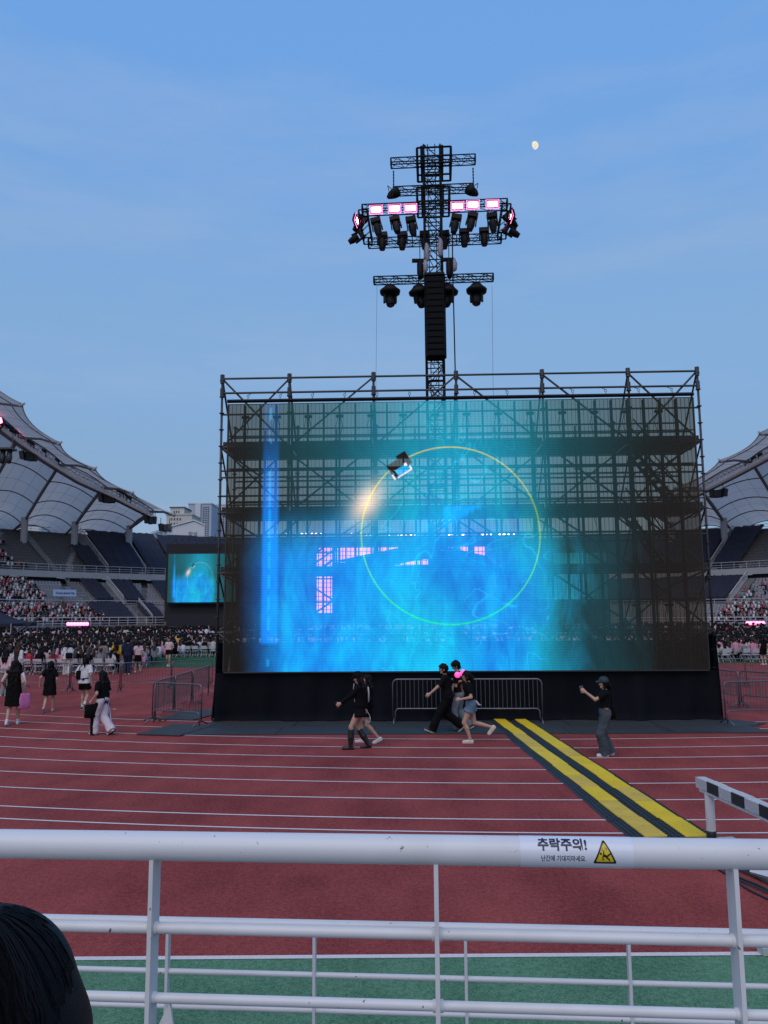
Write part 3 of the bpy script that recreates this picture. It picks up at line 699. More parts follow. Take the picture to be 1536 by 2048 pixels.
# big lights with rain hats under the lowest truss
bh = thing('hooded_moving_light', 'x', 'stage light', group='hooded moving lights under the lowest truss')
MB().path([(0, 0, .0), (0, 0, -.10), (0, 0, -.20), (0, 0, -.30), (0, 0, -.33)], [.16, .24, .36, .34, .20], 16).build('rain_hood', FIX, bh, True)
MB().box((-.19, 0, -.46), (.06, .18, .34)).box((.19, 0, -.46), (.06, .18, .34)).box((0, 0, -.31), (.44, .22, .05)).build('yoke', FIX, bh)
hd = MB().path([(0, .05, -.36), (0, .02, -.44), (0, -.03, -.60), (0, -.07, -.73), (0, -.08, -.77)], [.12, .16, .165, .14, .10], 12).build('head', FIX, bh, True)
MB().tube((0, -.083, -.768), (0, -.085, -.776), .09, 12).build('lens', LENS, hd)
freeze(bh); first = True
for px, py, yaw, ro, lab in ((780, 571, .3, 0, 'leftmost'), (836, 571, .8, -.18, 'left of the speaker column'), (897, 570, -.6, .12, 'right of the speaker column'), (953, 568, -.2, .02, 'rightmost')):
    p = t_px(px, py, -.6); M = TR(tl(p.x, -.6, p.z), TYAW+yaw, 0, ro, 1.0); l_ = f'moving light under a wide rain hood, lowest truss, {lab}'
    if first: place(bh, M); bh['label'] = l_; first = False
    else: dup(bh, M, l_)
# chain hoists with their bags
PLAST = mat('clear_rain_bag', (.34, .30, .36), .25, 0, .3, 8)
for px, py, lab in ((840, 528, 'left'), (898, 526, 'right')):
    a = t_px(px, py, -.55); t_ = thing('chain_hoist', f'black chain hoist above the lowest truss on the {lab} of the tower', 'hoist', tl(a.x, -.55, a.z), TYAW)
    c = tl(a.x, -.55, a.z)
    MB().path([c+Vector((0, 0, .12)), c+Vector((0, 0, 0)), c+Vector((.01, 0, -.35)), c+Vector((.01, 0, -.55))], [.06, .11, .12, .07], 10).build('motor', FIX, t_, True)
    MB().box(c+Vector((-.05, 0, .12)), (.45, .12, .10)).build('hook_beam', TRB, t_)
    MB().path([c+Vector((.17, -.1, .1)), c+Vector((.19, -.1, -.08)), c+Vector((.18, -.1, -.28)), c+Vector((.16, -.1, -.36))], [.05, .09, .08, .02], 8).build('rain_bag', PLAST, t_, True)
    q = t_px(px, 480, -.55); rod('chain', tl(a.x, -.55, a.z+.1), tl(a.x, -.55, q.z), .014, TRB, t_)
for px, py, lab in ((853, 505, 'left one'), (880, 495, 'right one')):
    a = t_px(px, py, -.45); c = tl(a.x, -.45, a.z); mb = MB().path([c+Vector((0, 0, .35)), c+Vector((.02, 0, .2)), c+Vector((0, .02, -.1)), c+Vector((.02, 0, -.28)), c+Vector((.01, 0, -.34))], [.03, .085, .10, .07, .02], 9)
    tag(mb.build('plastic_bag', PLAST, None, True), f'crumpled clear plastic rain bag hanging on the tower below the ring, {lab}', 'bag')
# loudspeaker column
la = thing('loudspeaker_column', 'tall black line of stacked loudspeakers hanging on the front of the tower', 'loudspeaker', tl(0, -.85, t_px(870, 560, -.85).z), TYAW)
zt, zb = t_px(870, 557, -.85).z, t_px(870, 717, -.85).z; xc = t_px(870.5, 640, -.85).x; hwid = (t_px(890, 640, -.85).x-t_px(850, 640, -.85).x)/2
SPK = mat('black_speaker_grille', (.005, .005, .007), .7, 0, .2, 30, .3, 200, spec=.1); NB = 13; bhh = (zt-zb)/NB
mb = MB(); f_, bk = -.22, .24
def spk(h): return [Vector((-hwid, bk*.2, h)), Vector((-hwid*.9, f_, h)), Vector((hwid*.9, f_, h)), Vector((hwid, bk*.2, h)), Vector((hwid*.7, bk, h)), Vector((-hwid*.7, bk, h))]
mb.loft([spk(-bhh/2+.008), spk(bhh/2-.008)]); mb.box((0, f_-.008, 0), (hwid*1.5, .016, bhh*.72)); spm = mb.mesh('speaker_cabinet', SPK)
for i in range(NB):
    M = TM @ Matrix.Translation((xc, -.85, zb+bhh*(i+.5))) @ Matrix.Rotation(R(-.4*(NB-i)), 4, 'X'); link('speaker_cabinet', spm, la, M)
for sx in (-1, 1): rod('rigging_rail', tl(xc+sx*hwid*1.01, -.85, zb), tl(xc+sx*hwid*1.01, -.85, zt+.15), .02, TRB, la, 4)
bar('flying_frame', tl(xc, -.85, zt+.07), (hwid*2, .5, .07), TRB, la, Matrix.Rotation(TYAW, 3, 'Z'))
# hanging cable and stay wires
a, m_, b = t_px(905, 462, -.9), t_px(907, 600, -.9), t_px(911, 765, -.9)
o = MB().path([tl(a.x, -.9, a.z), tl(m_.x-.01, -.9, (a.z+m_.z)/2), tl(m_.x, -.9, m_.z), tl(b.x, -.9, b.z), tl(b.x-.15, -1.0, 8.6), tl(b.x-.2, -1.0, 4)], .022, 6).build('multicore_cable', TRB, None, True)
tag(o, 'thick black cable hanging straight down right of the speaker column', 'cable')
for px, lab in ((754, 'left'), (984, 'right')):
    a, b = t_px(px, 572, -.6), t_px(px+(-2 if px < 800 else 2), 760, -.6)
    o = MB().path([tl(a.x, -.6, a.z), tl((a.x+b.x)/2, -.62, (a.z+b.z)/2), tl(b.x, -.6, b.z), tl(b.x, -.6, 1)], .006, 4).build('stay_wire', TRB, None)
    tag(o, f'thin stay wire hanging from the {lab} end of the lowest truss', 'wire')

# ================================================================== MOON
mp_ = EYE + ray(1069, 291)*3200.0; r_ = 3200*7.8/FPX
mm = bpy.data.materials.new('moon_glow_surface'); mm.use_nodes = True; t = mm.node_tree; t.nodes.clear(); V.t = t  # sunlight on the moon set as the surface's own emission
co = t.nodes.new('ShaderNodeTexCoord'); nn = noise(co.outputs['Object'], .06, 3)
x = t.nodes.new('ShaderNodeMix'); x.data_type = 'RGBA'; x.inputs[6].default_value = (.82, .74, .55, 1); x.inputs[7].default_value = (1.0, .93, .74, 1); t.links.new(sstep(.35, .6, nn).s, x.inputs[0])
e = t.nodes.new('ShaderNodeEmission'); t.links.new(x.outputs[2], e.inputs[0]); e.inputs[1].default_value = .98; ou = t.nodes.new('ShaderNodeOutputMaterial'); t.links.new(e.outputs[0], ou.inputs[0])
# the lit part of the ball only: full limb on one side, the shadow line on the other
view = (EYE-mp_).normalized(); rt2 = Vector((1, 0, 0)); up2 = view.cross(rt2).normalized(); rt2 = up2.cross(view).normalized(); tl_a = R(22)
ax = -up2*math.cos(tl_a)*1 + rt2*math.sin(tl_a); ay = rt2*math.cos(tl_a)+up2*math.sin(tl_a)
mb = MB(); rings = []
for i in range(25):
    a = PI*i/24; s_, c_ = math.sin(a), math.cos(a)
    L_, R__ = -.58*s_, 1.0*s_; row = []
    for j in range(13):
        u = L_+(R__-L_)*j/12; d_ = math.sqrt(max(1-c_*c_-u*u, 0)); row.append(mp_+(ax*c_+ay*u+view*d_)*r_)
    rings.append(row)
tag(mb.grid(rings).build('moon', mm, None, True), 'pale yellow gibbous moon in the evening sky right of the tower', 'moon')
# ================================================================== GRANDSTANDS (far bend of the stadium, left and right)
MEMB = bpy.data.materials.new('roof_membrane'); MEMB.use_nodes = True; t = MEMB.node_tree; t.nodes.clear(); V.t = t
co = t.nodes.new('ShaderNodeTexCoord'); nn = noise(co.outputs['Object'], .12, 4, .6); x = t.nodes.new('ShaderNodeMix'); x.data_type = 'RGBA'; t.links.new(nn.s, x.inputs[0]); x.inputs[6].default_value = (.44, .43, .43, 1); x.inputs[7].default_value = (.60, .58, .57, 1)
d1 = t.nodes.new('ShaderNodeBsdfDiffuse'); d2 = t.nodes.new('ShaderNodeBsdfTranslucent'); ms = t.nodes.new('ShaderNodeMixShader'); ms.inputs[0].default_value = .55; ou = t.nodes.new('ShaderNodeOutputMaterial')
t.links.new(x.outputs[2], d1.inputs[0]); t.links.new(x.outputs[2], d2.inputs[0]); t.links.new(d1.outputs[0], ms.inputs[1]); t.links.new(d2.outputs[0], ms.inputs[2]); t.links.new(ms.outputs[0], ou.inputs[0])
RIB = mat('roof_steel', (.16, .15, .165), .5, .2, .15, 1)
SEATL = mat('pale_seat', (.24, .24, .26), .6, 0, .2, 2)
SEATD = mat('brown_grey_seat', (.075, .068, .068), .6, 0, .2, 2)
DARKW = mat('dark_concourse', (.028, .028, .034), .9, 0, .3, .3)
CONCL = mat('pale_step_concrete', (.27, .26, .26), .85, 0, .25, .8)
def rp_(c, s, r, th, z): return Vector((c[0]+s*r*math.sin(th), c[1]+r*math.cos(th), z))
def th_of(c, s, P): return math.atan2(s*(P.x-c[0]), P.y-c[1])
def sweep(prof, c, s, t0, t1, step=R(2.0)):
    n_ = max(1, round((t1-t0)/step)); P = [[rp_(c, s, r, t0+(t1-t0)*i/n_, z) for i in range(n_+1)] for r, z in prof]
    return MB().grid(P if s < 0 else P[::-1])
def seg_tube(mb, c, s, r, z, t0, t1, rad, step=R(2.5)):
    n_ = max(1, round((t1-t0)/step)); mb.path([rp_(c, s, r, t0+(t1-t0)*i/n_, z) for i in range(n_+1)], rad, 5)
def fence(parent, c, s, r, z, t0, t1, h=1.1, m=None, posts=2.0, rails=(1.0, .62, .3)):
    m = m or PALEM; mb = MB()
    for f in rails: seg_tube(mb, c, s, r, z+h*f, t0, t1, .05 if f == 1.0 else .035)
    k = int((t1-t0)*r/posts)
    for i in range(k+1):
        a = t0+(t1-t0)*i/k; p = rp_(c, s, r, a, z); mb.tube(p, p+Vector((0, 0, h)), .04, 4)
    return tag(mb.build('safety_fence', m, parent), kind='stuff')
def slope_rail(parent, c, s, th, r0, z0, r1, z1, w_=.0):
    A, B = rp_(c, s, r0, th, z0), rp_(c, s, r1, th, z1); mb = MB(); up_ = Vector((0, 0, 1.25))
    mb.tube(A+up_, B+up_, .07, 4).tube(A+up_*.15, B+up_*.15, .06, 4)
    n_ = 12
    for i in range(n_+1):
        p = A.lerp(B, i/n_); mb.tube(p, p+up_, .05, 4)
        if i < n_: q = A.lerp(B, (i+.5)/n_); mb.tube(q+up_*.15, q+up_, .03, 4)
    return tag(mb.build('stair_railing', PALEM, parent), kind='stuff')
def steps(parent, c, s, th, dth, r0, z0, r1, z1, n_):
    mb = MB()
    for i in range(n_):
        ra, rb = r0+(r1-r0)*i/n_, r0+(r1-r0)*(i+1)/n_; za = z0+(z1-z0)*(i+1)/n_
        mb.add([rp_(c, s, ra, th, za-.5), rp_(c, s, ra, th+dth, za-.5), rp_(c, s, ra, th+dth, za), rp_(c, s, ra, th, za), rp_(c, s, rb, th+dth, za), rp_(c, s, rb, th, za)], [(0, 1, 2, 3), (3, 2, 4, 5)])
    return mb.build('aisle_stairs', CONC, parent)
STAND = {}
def stand(side):
    s = -1 if side == 'left' else 1
    c = (0, 82) if s < 0 else (8, 80)
    def T(px, r, py=1150): return th_of(c, s, on_ring(px, py, c, r))
    t0, t1 = (R(14), R(66)) if s < 0 else (R(12), R(62))
    zdk = on_ring(100 if s < 0 else 1500, 1143 if s < 0 else 1137, c, 70).z
    zbk = on_ring(90 if s < 0 else 1500, 1066 if s < 0 else 1062, c, 84.5).z
    zl0 = on_ring(200 if s < 0 else 1500, 1251, c, 53).z; zl1 = on_ring(100 if s < 0 else 1500, 1166 if s < 0 else 1160, c, 67).z
    zm = zl0+(zl1-zl0)*.40
    g_ = thing('grandstand', f'curved two-tier concrete grandstand with navy covers and tent roof on the {side}', 'grandstand', (c[0]+s*45, c[1]+45, 0))
    STAND[side] = dict(c=c, s=s, T=T, zdk=zdk, zbk=zbk, zl0=zl0, zl1=zl1, zm=zm, t0=t0, t1=t1, g=g_)
    def tier(r0, z0, r1, z1, n_, seatm, name):
        for i in range(n_):
            ra, rb = r0+(r1-r0)*i/n_, r0+(r1-r0)*(i+1)/n_; za = z0+(z1-z0)*i/n_
            row = sweep([(ra, za-.9), (ra, za), (rb, za)], c, s, t0, t1).build('seat_row', CONCL if name == 'upper' else CONC, g_)
            mb = MB(); k = int((t1-t0)*ra/.52); dr = rb-ra
            for j in range(k):
                if (j % 26) < 2: continue
                th = t0+(t1-t0)*(j+.5)/k; p = rp_(c, s, ra+dr*.55, th, za)
                rad = Vector((s*math.sin(th), math.cos(th), 0)); tan = Vector((rad.y, -rad.x, 0))*.21
                # a seat pan and its low back, one small shell
                a = [p-tan-rad*.18+Vector((0, 0, .40)), p+tan-rad*.18+Vector((0, 0, .40)), p+tan+rad*.16+Vector((0, 0, .38)), p-tan+rad*.16+Vector((0, 0, .38)), p-tan+rad*.22+Vector((0, 0, .72)), p+tan+rad*.22+Vector((0, 0, .72))]
                mb.add(a+[p-tan-rad*.18, p+tan-rad*.18], [(0, 1, 2, 3), (3, 2, 5, 4), (0, 6, 7, 1)])
            tag(mb.build('bench_seat', seatm, row), kind='stuff')
    tier(53.6, zl0+.1, 59, zm, 6, SEATL, 'lower'); tier(60.3, zm+.5, 67.2, zl1, 8, SEATL, 'middle'); tier(70.6, zdk+.15, 84, zbk, 13, SEATD, 'upper')
    # front wall, cross aisles, deck edge and the dark concourse
    sweep([(53, 0), (53, zl0), (53.6, zl0+.05)], c, s, t0, t1).build('front_wall', CONC, g_)
    sweep([(59, zm-.2), (60.3, zm+.05), (60.3, zm+.6)], c, s, t0, t1).build('cross_aisle', CONC, g_)
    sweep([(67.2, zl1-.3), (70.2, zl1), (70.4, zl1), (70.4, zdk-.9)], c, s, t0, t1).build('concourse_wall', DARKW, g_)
    sweep([(70.4, zdk-1.0), (69.4, zdk-.95), (69.4, zdk), (70.6, zdk+.1)], c, s, t0, t1).build('deck_edge', mat('pale_fascia', (.36, .36, .37), .8, 0, .15, .5), g_)
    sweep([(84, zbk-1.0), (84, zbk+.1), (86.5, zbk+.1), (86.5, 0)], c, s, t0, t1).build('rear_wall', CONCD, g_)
    for k in range(int((t1-t0)/R(6.4))):
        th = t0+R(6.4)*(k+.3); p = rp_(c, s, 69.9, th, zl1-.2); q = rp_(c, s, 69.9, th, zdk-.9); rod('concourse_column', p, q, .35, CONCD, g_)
        mb = MB(); mb.path([rp_(c, s, 69.9, th, zl1+.2), rp_(c, s, 69.5, th+R(.6), zl1+(zdk-zl1)*.45), rp_(c, s, 69.3, th+R(1.8), zdk-1.0)], .12, 5); mb.build('concourse_brace', PALEM, g_)
    fence(g_, c, s, 69.45, zdk, t0, t1, 1.15); fence(g_, c, s, 53.05, zl0, t0, t1, 1.15, WHITEM, 1.5); fence(g_, c, s, 59.2, zm, t0, t1, 1.1)
    fence(g_, c, s, 85.8, zbk, t0, t1, 1.2, None, 1.5)
    def tarp(ta, tb, r0, z0, r1, z1, seed):
        P = []; rr = random.Random(seed); f = [rr.uniform(0, 6) for _ in range(4)]
        for i in range(15):
            u = i/14; row = []
            for j in range(19):
                v = j/18; th = ta+(tb-ta)*v; row.append(rp_(c, s, r0+(r1-r0)*u, th, z0+(z1-z0)*u+.95+.07*math.sin(u*13*PI/1.5+f[0])+.08*math.sin(v*23+f[1]+u*3)+.06*math.sin(v*41+u*9+f[2])))
            P.append(row)
        mb = MB().grid(P if s < 0 else P[::-1]); mb.grid([[Vector((p.x, p.y, p.z-1.3)) for p in P[0]], P[0]]); mb.build('seat_cover', NAVY, g_, True)
    if s < 0:
        tarp(T(292, 70.6), T(223, 70.6), 70.7, zdk+.2, 83.6, zbk, 1); tarp(T(345, 70.6), T(300, 70.6), 70.7, zdk+.2, 83.6, zbk, 2)
        tarp(T(212, 70.6), T(176, 70.6), 71.0, zdk+.25, 78.5, zdk+(zbk-zdk)*.58, 3)
        tarp(T(229, 60.4), T(196, 60.4), 60.4, zm+.5, 67, zl1, 4); tarp(T(292, 60.4), T(256, 60.4), 60.4, zm+.5, 67, zl1, 5)
        tarp(T(276, 53.8), T(210, 53.8), 53.8, zl0+.1, 58.9, zm-.05, 6); tarp(T(333, 53.8), T(300, 53.8), 53.8, zl0+.1, 58.9, zm-.05, 7)
        tarp(R(15), T(350, 70.6), 70.7, zdk+.2, 83.6, zbk, 8); tarp(R(15), T(330, 60.4), 60.4, zm+.5, 67, zl1, 9)
        for px in (217, 292): th = T(px, 70.6); steps(g_, c, s, th, R(1.1), 70.6, zdk+.2, 84, zbk+.3, 26); slope_rail(g_, c, s, th+R(.1), 70.6, zdk+.3, 84, zbk+.2)
        th = T(118, 70.6); steps(g_, c, s, th, R(.9), 70.6, zdk+.2, 84, zbk+.3, 26); 
        for px, r0, z0, r1, z1 in ((249, 60.4, zm+.6, 67, zl1+.2), (308, 53.8, zl0+.2, 59, zm+.3), (190, 60.4, zm+.6, 67, zl1+.2)):
            th = T(px, r0); steps(g_, c, s, th, R(1.2), r0, z0, r1, z1, 14)
            if px != 190: slope_rail(g_, c, s, th, r0, z0, r1, z1)
    else:
        tarp(T(1490, 70.6), T(1425, 70.6)-R(.1), 70.7, zdk+.2, 83.6, zbk, 11) if T(1490, 70.6) < T(1425, 70.6) else tarp(T(1425, 70.6), T(1478, 70.6), 70.7, zdk+.2, 83.6, zbk, 11)
        tarp(R(14), T(1412, 70.6), 70.7, zdk+.2, 83.6, zbk, 12); tarp(T(1395, 60.4), T(1448, 60.4), 60.4, zm+.5, 67, zl1, 13); tarp(R(14), T(1390, 60.4), 60.4, zm+.5, 67, zl1, 14)
        th = T(1419, 70.6); steps(g_, c, s, th, R(1.1), 70.6, zdk+.2, 84, zbk+.3, 26); slope_rail(g_, c, s, th+R(.1), 70.6, zdk+.3, 84, zbk+.2)
        th = T(1457, 60.4); steps(g_, c, s, th, R(1.2), 60.4, zm+.6, 67, zl1+.2, 14); slope_rail(g_, c, s, th, 60.4, zm+.6, 67, zl1+.2)
    CWW = mat('bright_white_catwalk', (.82, .81, .82), .5, 0, .05, 2)
    # ---------------- tent roof
    roof = thing('tent_roof', f'pale ribbed membrane roof with scalloped edge over the {side} grandstand', 'roof', (c[0]+s*50, c[1]+50, 0))
    tips = [(-130, 610), (-40, 720), (45, 808), (120, 885), (190, 936), (265, 985), (349, 1028)] if s < 0 else [(1268, 1014), (1350, 975), (1440, 920), (1520, 865), (1605, 790), (1700, 700)]
    cwl = [(-160, 735), (0, 857), (70, 907), (155, 960), (226, 992), (340, 1049)] if s < 0 else [(1240, 1058), (1300, 1034), (1397, 986), (1536, 914), (1700, 825)]
    cw = sorted((T(px, 69, py), on_ring(px, py, c, 69).z) for px, py in cwl)
    def zc(th):
        for (a, za), (b, zb_) in zip(cw, cw[1:]):
            if th <= b: break
        return za+(zb_-za)*(th-a)/(b-a)
    beams = []
    for px, py in tips:
        Pt = on_ring(px, py, c, 58); th = th_of(c, s, Pt); zt_ = Pt.z
        zc_ = zc(th)+.9; zcol = on_ring(155 if s < 0 else 1470, 1046 if s < 0 else 1036, c, 80).z
        zo = on_ring(128 if s < 0 else 1503, 1079 if s < 0 else 1068, c, 87).z
        beams.append((th, [(58, zt_), (63, (zt_*.45+zc_*.55)+.2), (69, zc_+.1), (75, (zc_*.45+zcol*.55)+.25), (80, zcol), (87, zo)]))
    beams.sort()
    def prof(b, v):
        pts = b[1]; x = v*(len(pts)-1); i = min(int(x), len(pts)-2); f = x-i
        return (pts[i][0]*(1-f)+pts[i+1][0]*f, pts[i][1]*(1-f)+pts[i+1][1]*f)
    NV, NU = 20, 16
    def surf(b0, b1, u, v, dz=0.0):
        r0, z0 = prof(b0, v); r1, z1 = prof(b1, v); th = b0[0]+(b1[0]-b0[0])*u; q = 4*u*(1-u)
        r_ = r0+(r1-r0)*u+1.9*q*max(0, 1-v*3.2); z = z0+(z1-z0)*u+q*(.05+.6*v+1.7*v*v)
        return rp_(c, s, r_, th, z+dz)
    for b0, b1 in zip(beams, beams[1:]):
        P = [[surf(b0, b1, i/NU, j/NV) for i in range(NU+1)] for j in range(NV+1)]
        mb = MB().grid(P if s < 0 else [r_[::-1] for r_ in P])
        me = mb.build('roof_membrane', MEMB, roof, True)
        for v in (.10, .36, .52, .68, .84, 1.0):
            MB().path([surf(b0, b1, i/NU, v, -.12) for i in range(NU+1)], .10 if v > .3 else .07, 5).build('arch_rib', RIB, roof, True)
        mb = MB()
        for u in (.25, .5, .75): mb.path([surf(b0, b1, u, j/NV, -.03) for j in range(1, NV+1)], .018, 4)
        for v in (.2, .44, .6, .76, .92): mb.path([surf(b0, b1, i/NU, v, -.03) for i in range(NU+1)], .016, 4)
        mb.build('membrane_seam', RIB, roof); tag(bpy.data.objects[-1] if False else roof, None)
        MB().path([surf(b0, b1, i/NU, 0) for i in range(NU+1)], .09, 5).build('edge_cable', PALEM, roof, True)
    for th, pts in beams:
        MB().path([rp_(c, s, r_, th, z-.35) for r_, z in pts], [.14, .18, .26, .26, .24, .18], 8).build('roof_beam', RIB, roof, True)
        Pt = rp_(c, s, 57.6, th, pts[0][1]); MB().tube(Pt, rp_(c, s, 58.6, th, pts[0][1]-.2), .18, 6).tube(Pt, Pt+Vector((0, 0, .2)), .07, 5).build('beam_tip', PALEM, roof)
        rod('column', rp_(c, s, 80, th, zbk-6), rp_(c, s, 80, th, pts[4][1]+.2), .58, mat('pale_column', (.36, .35, .37), .7, 0, .1, .5), roof, 14)
        rod('strut', rp_(c, s, 80, th, pts[4][1]-.5), rp_(c, s, 70, th, pts[2][1]-.9), .20, RIB, roof, 8)
    # catwalk under the roof
    a, b = beams[0][0], beams[-1][0]; ca = thing('catwalk', f'pale railed catwalk slung under the {side} tent roof', 'catwalk', rp_(c, s, 69, (a+b)/2, zc((a+b)/2)))
    n_ = 60; A = [a+(b-a)*i/n_ for i in range(n_+1)]
    MB().loft([[rp_(c, s, 68.2, th, zc(th)-.5), rp_(c, s, 69.6, th, zc(th)-.5), rp_(c, s, 69.6, th, zc(th)-.2), rp_(c, s, 68.2, th, zc(th)-.2)] for th in A]).build('deck', RIB, ca)
    MB().path([rp_(c, s, 68.15, th, zc(th)-.20) for th in A], .36, 5).build('kick_rail', CWW, ca)
    for r_ in (68.2, 69.6):
        MB().path([rp_(c, s, r_, th, zc(th)+1.15) for th in A], .15, 5).build('handrail', CWW, ca)
        MB().path([rp_(c, s, r_, th, zc(th)+.5) for th in A], .04, 5).build('middle_rail', WHITEM, ca)
    n2 = n_*1
    for i in range(n2+1):
        th = a+(b-a)*i/n2; rod('post', rp_(c, s, 68.2, th, zc(th)-.3), rp_(c, s, 68.2, th, zc(th)+1.2), .15 if i % 8 else .24, CWW, ca, 4)
    STAND[side]['zc'] = zc
for side in ('left', 'right'): stand(side)
# things hung on the catwalks
GRD = mat('black_stage_gear', (.02, .02, .022), .5, 0, .2, 2)
def speaker_cluster(px, py, side, label, k=4):
    st = STAND[side]; c, s = st['c'], st['s']; P = on_ring(px, py, c, 68.6); th = th_of(c, s, P)
    rad = Vector((s*math.sin(th), math.cos(th), 0)); t_ = thing('loudspeaker_cluster', label, 'loudspeaker', P, group='loudspeaker clusters under the catwalks')
    for i in range(k):
        rot = Matrix.Rotation(math.atan2(rad.y, rad.x)+R(-36+72*i/max(1, k-1)), 3, 'Z') @ Matrix.Rotation(R(12), 3, 'Y')
        tn = Vector((-rad.y, rad.x, 0)); bar('speaker_box', P+tn*(i-(k-1)/2)*.72+Vector((0, 0, .1*abs(i-(k-1)/2))), (.62, .68, 1.25), GRD, t_, rot)
    for q in (-1, 1): rod('hanger', P+Vector((-rad.y, rad.x, 0))*q*.8, P+Vector((-rad.y, rad.x, 0))*q*.8+Vector((0, 0, 1.8)), .06, GRD, t_, 5)
for px, py, lab in ((57, 914, 'below the middle of the left catwalk, nearest the camera'), (214, 999, 'where a roof beam meets the left catwalk'), (301, 1041, 'second from the far end of the left catwalk'), (330, 1056, 'at the far end of the left catwalk')):
    speaker_cluster(px, py, 'left', 'black loudspeaker cluster hung '+lab, 3 if px > 290 else 4)
speaker_cluster(1437, 988, 'right', 'black loudspeaker cluster hung below the right catwalk beside the scaffold pole', 4)
def lamp_gear(px, py, side, label, emit=None, sz=.5):
    st = STAND[side]; c, s = st['c'], st['s']; P = on_ring(px, py, c, 68.0)
    t_ = thing('catwalk_lamp', label, 'spotlight', P, group='spotlights along the catwalks')
    MB().path([P+Vector((0, 0, -.1)), P+Vector((.1*s, -.35, .05)), P+Vector((.2*s, -.8, .1))], [sz*.5, sz*.6, sz*.55], 8).build('lamp_body', GRD, t_, True)
    MB().tube(P+Vector((0, 0, -1.2)), P+Vector((0, 0, .1)), .08, 5).build('stand', GRD, t_)
    if emit: MB().tube(P+Vector((.2*s, -.80, .1)), P+Vector((.21*s, -.86, .1)), sz*.55, 8).build('lamp_face', emit, t_)
PINK2 = mat('red_pink_lamp', (.9, .4, .5), .4, emit=(1, .13, .26), estr=7)
lamp_gear(2, 848, 'left', 'large lamp burning red pink on the left catwalk at the picture edge', PINK2, 1.7)
lamp_gear(48, 864, 'left', 'small lamp glowing pink on the left catwalk, nearer of two', PINK2, .5)
lamp_gear(57, 871, 'left', 'small lamp glowing pink on the left catwalk, farther of two', PINK2, .42)
lamp_gear(2, 826, 'left', 'small pink lamp above the large one at the left picture edge', PINK2, .4)
for i, px in enumerate((14, 20, 26, 31, 37, 62, 68, 92, 118, 240, 247, 254, 262)):
    y = 857+(px)*.665 if px < 150 else 992+(px-226)*.5
    lamp_gear(px, y-14+random.uniform(-3, 2), 'left', f'small unlit black spotlight on the left catwalk railing, {names[i]} from the left picture edge', None, .42)
for i, px in enumerate((1490, 1503, 1516)): lamp_gear(px, 914+(1536-px)*.52-14, 'right', f'small unlit black spotlight on the right catwalk railing, {names[i]} from the left', None, .42)
t_ = thing('lighting_pod', 'black lighting pod hanging under the roof at the left picture edge', 'stage light', at_Y(6, 910, 104))
P = at_Y(6, 912, 104); MB().box(P+Vector((0, 0, .9)), (3.0, 1.6, .25)).box(P+Vector((-1.2, 0, 2.0)), (.1, .1, 2)).box(P+Vector((1.2, 0, 2.0)), (.1, .1, 2)).build('frame', GRD, t_)
for q in (-.9, 0, .9): MB().path([P+Vector((q, 0, .8)), P+Vector((q, -.1, -.2)), P+Vector((q+.1, -.4, -1.0))], [.3, .42, .3], 8).build('lamp', GRD, t_, True)

# banner on the left stand
SIGNB = mat('pale_blue_banner', (.42, .52, .72), .7, 0, .06, .4)
def text_mesh(body, size, name, m, parent, M, thick=0.0, depth=.0, align='CENTER'):
    cu = bpy.data.curves.new(name, 'FONT'); cu.body = body; cu.size = size; cu.align_x = align; cu.align_y = 'CENTER'; cu.offset = thick; cu.extrude = depth; cu.resolution_u = 3
    o = bpy.data.objects.new('txt', cu); COL.objects.link(o); dg = bpy.context.evaluated_depsgraph_get(); me = bpy.data.meshes.new_from_object(o.evaluated_get(dg)); bpy.data.objects.remove(o); bpy.data.curves.remove(cu)
    me.materials.clear(); me.materials.append(m); me.name = name
    return link(name, me, parent, M) if M is not None else me
st = STAND['left']; c = st['c']
A, B = on_ring(107, 1186, c, 60.0), on_ring(152, 1186, c, 60.0); C0 = (A+B)/2; dx = (B-A); rz = math.atan2(dx.y, dx.x)
sg = thing('banner', 'pale blue banner with dark lettering on the front of the left stand', 'banner', C0, rz)
hgt = (on_ring(130, 1179, c, 60).z-on_ring(130, 1192.5, c, 60).z)
bar('board', C0, (dx.length, .15, hgt), SIGNB, sg, Matrix.Rotation(rz, 3, 'Z'))
INK = mat('navy_print', (.012, .02, .06), .6, 0, .1)
Mt = Matrix.Translation(C0) @ Matrix.Rotation(rz, 4, 'Z') @ Matrix.Translation((0, -.09, -.02)) @ Matrix.Rotation(PI/2, 4, 'X')
text_mesh('Goyang Special City', dx.length/9.6, 'lettering', INK, sg, Mt, .012)

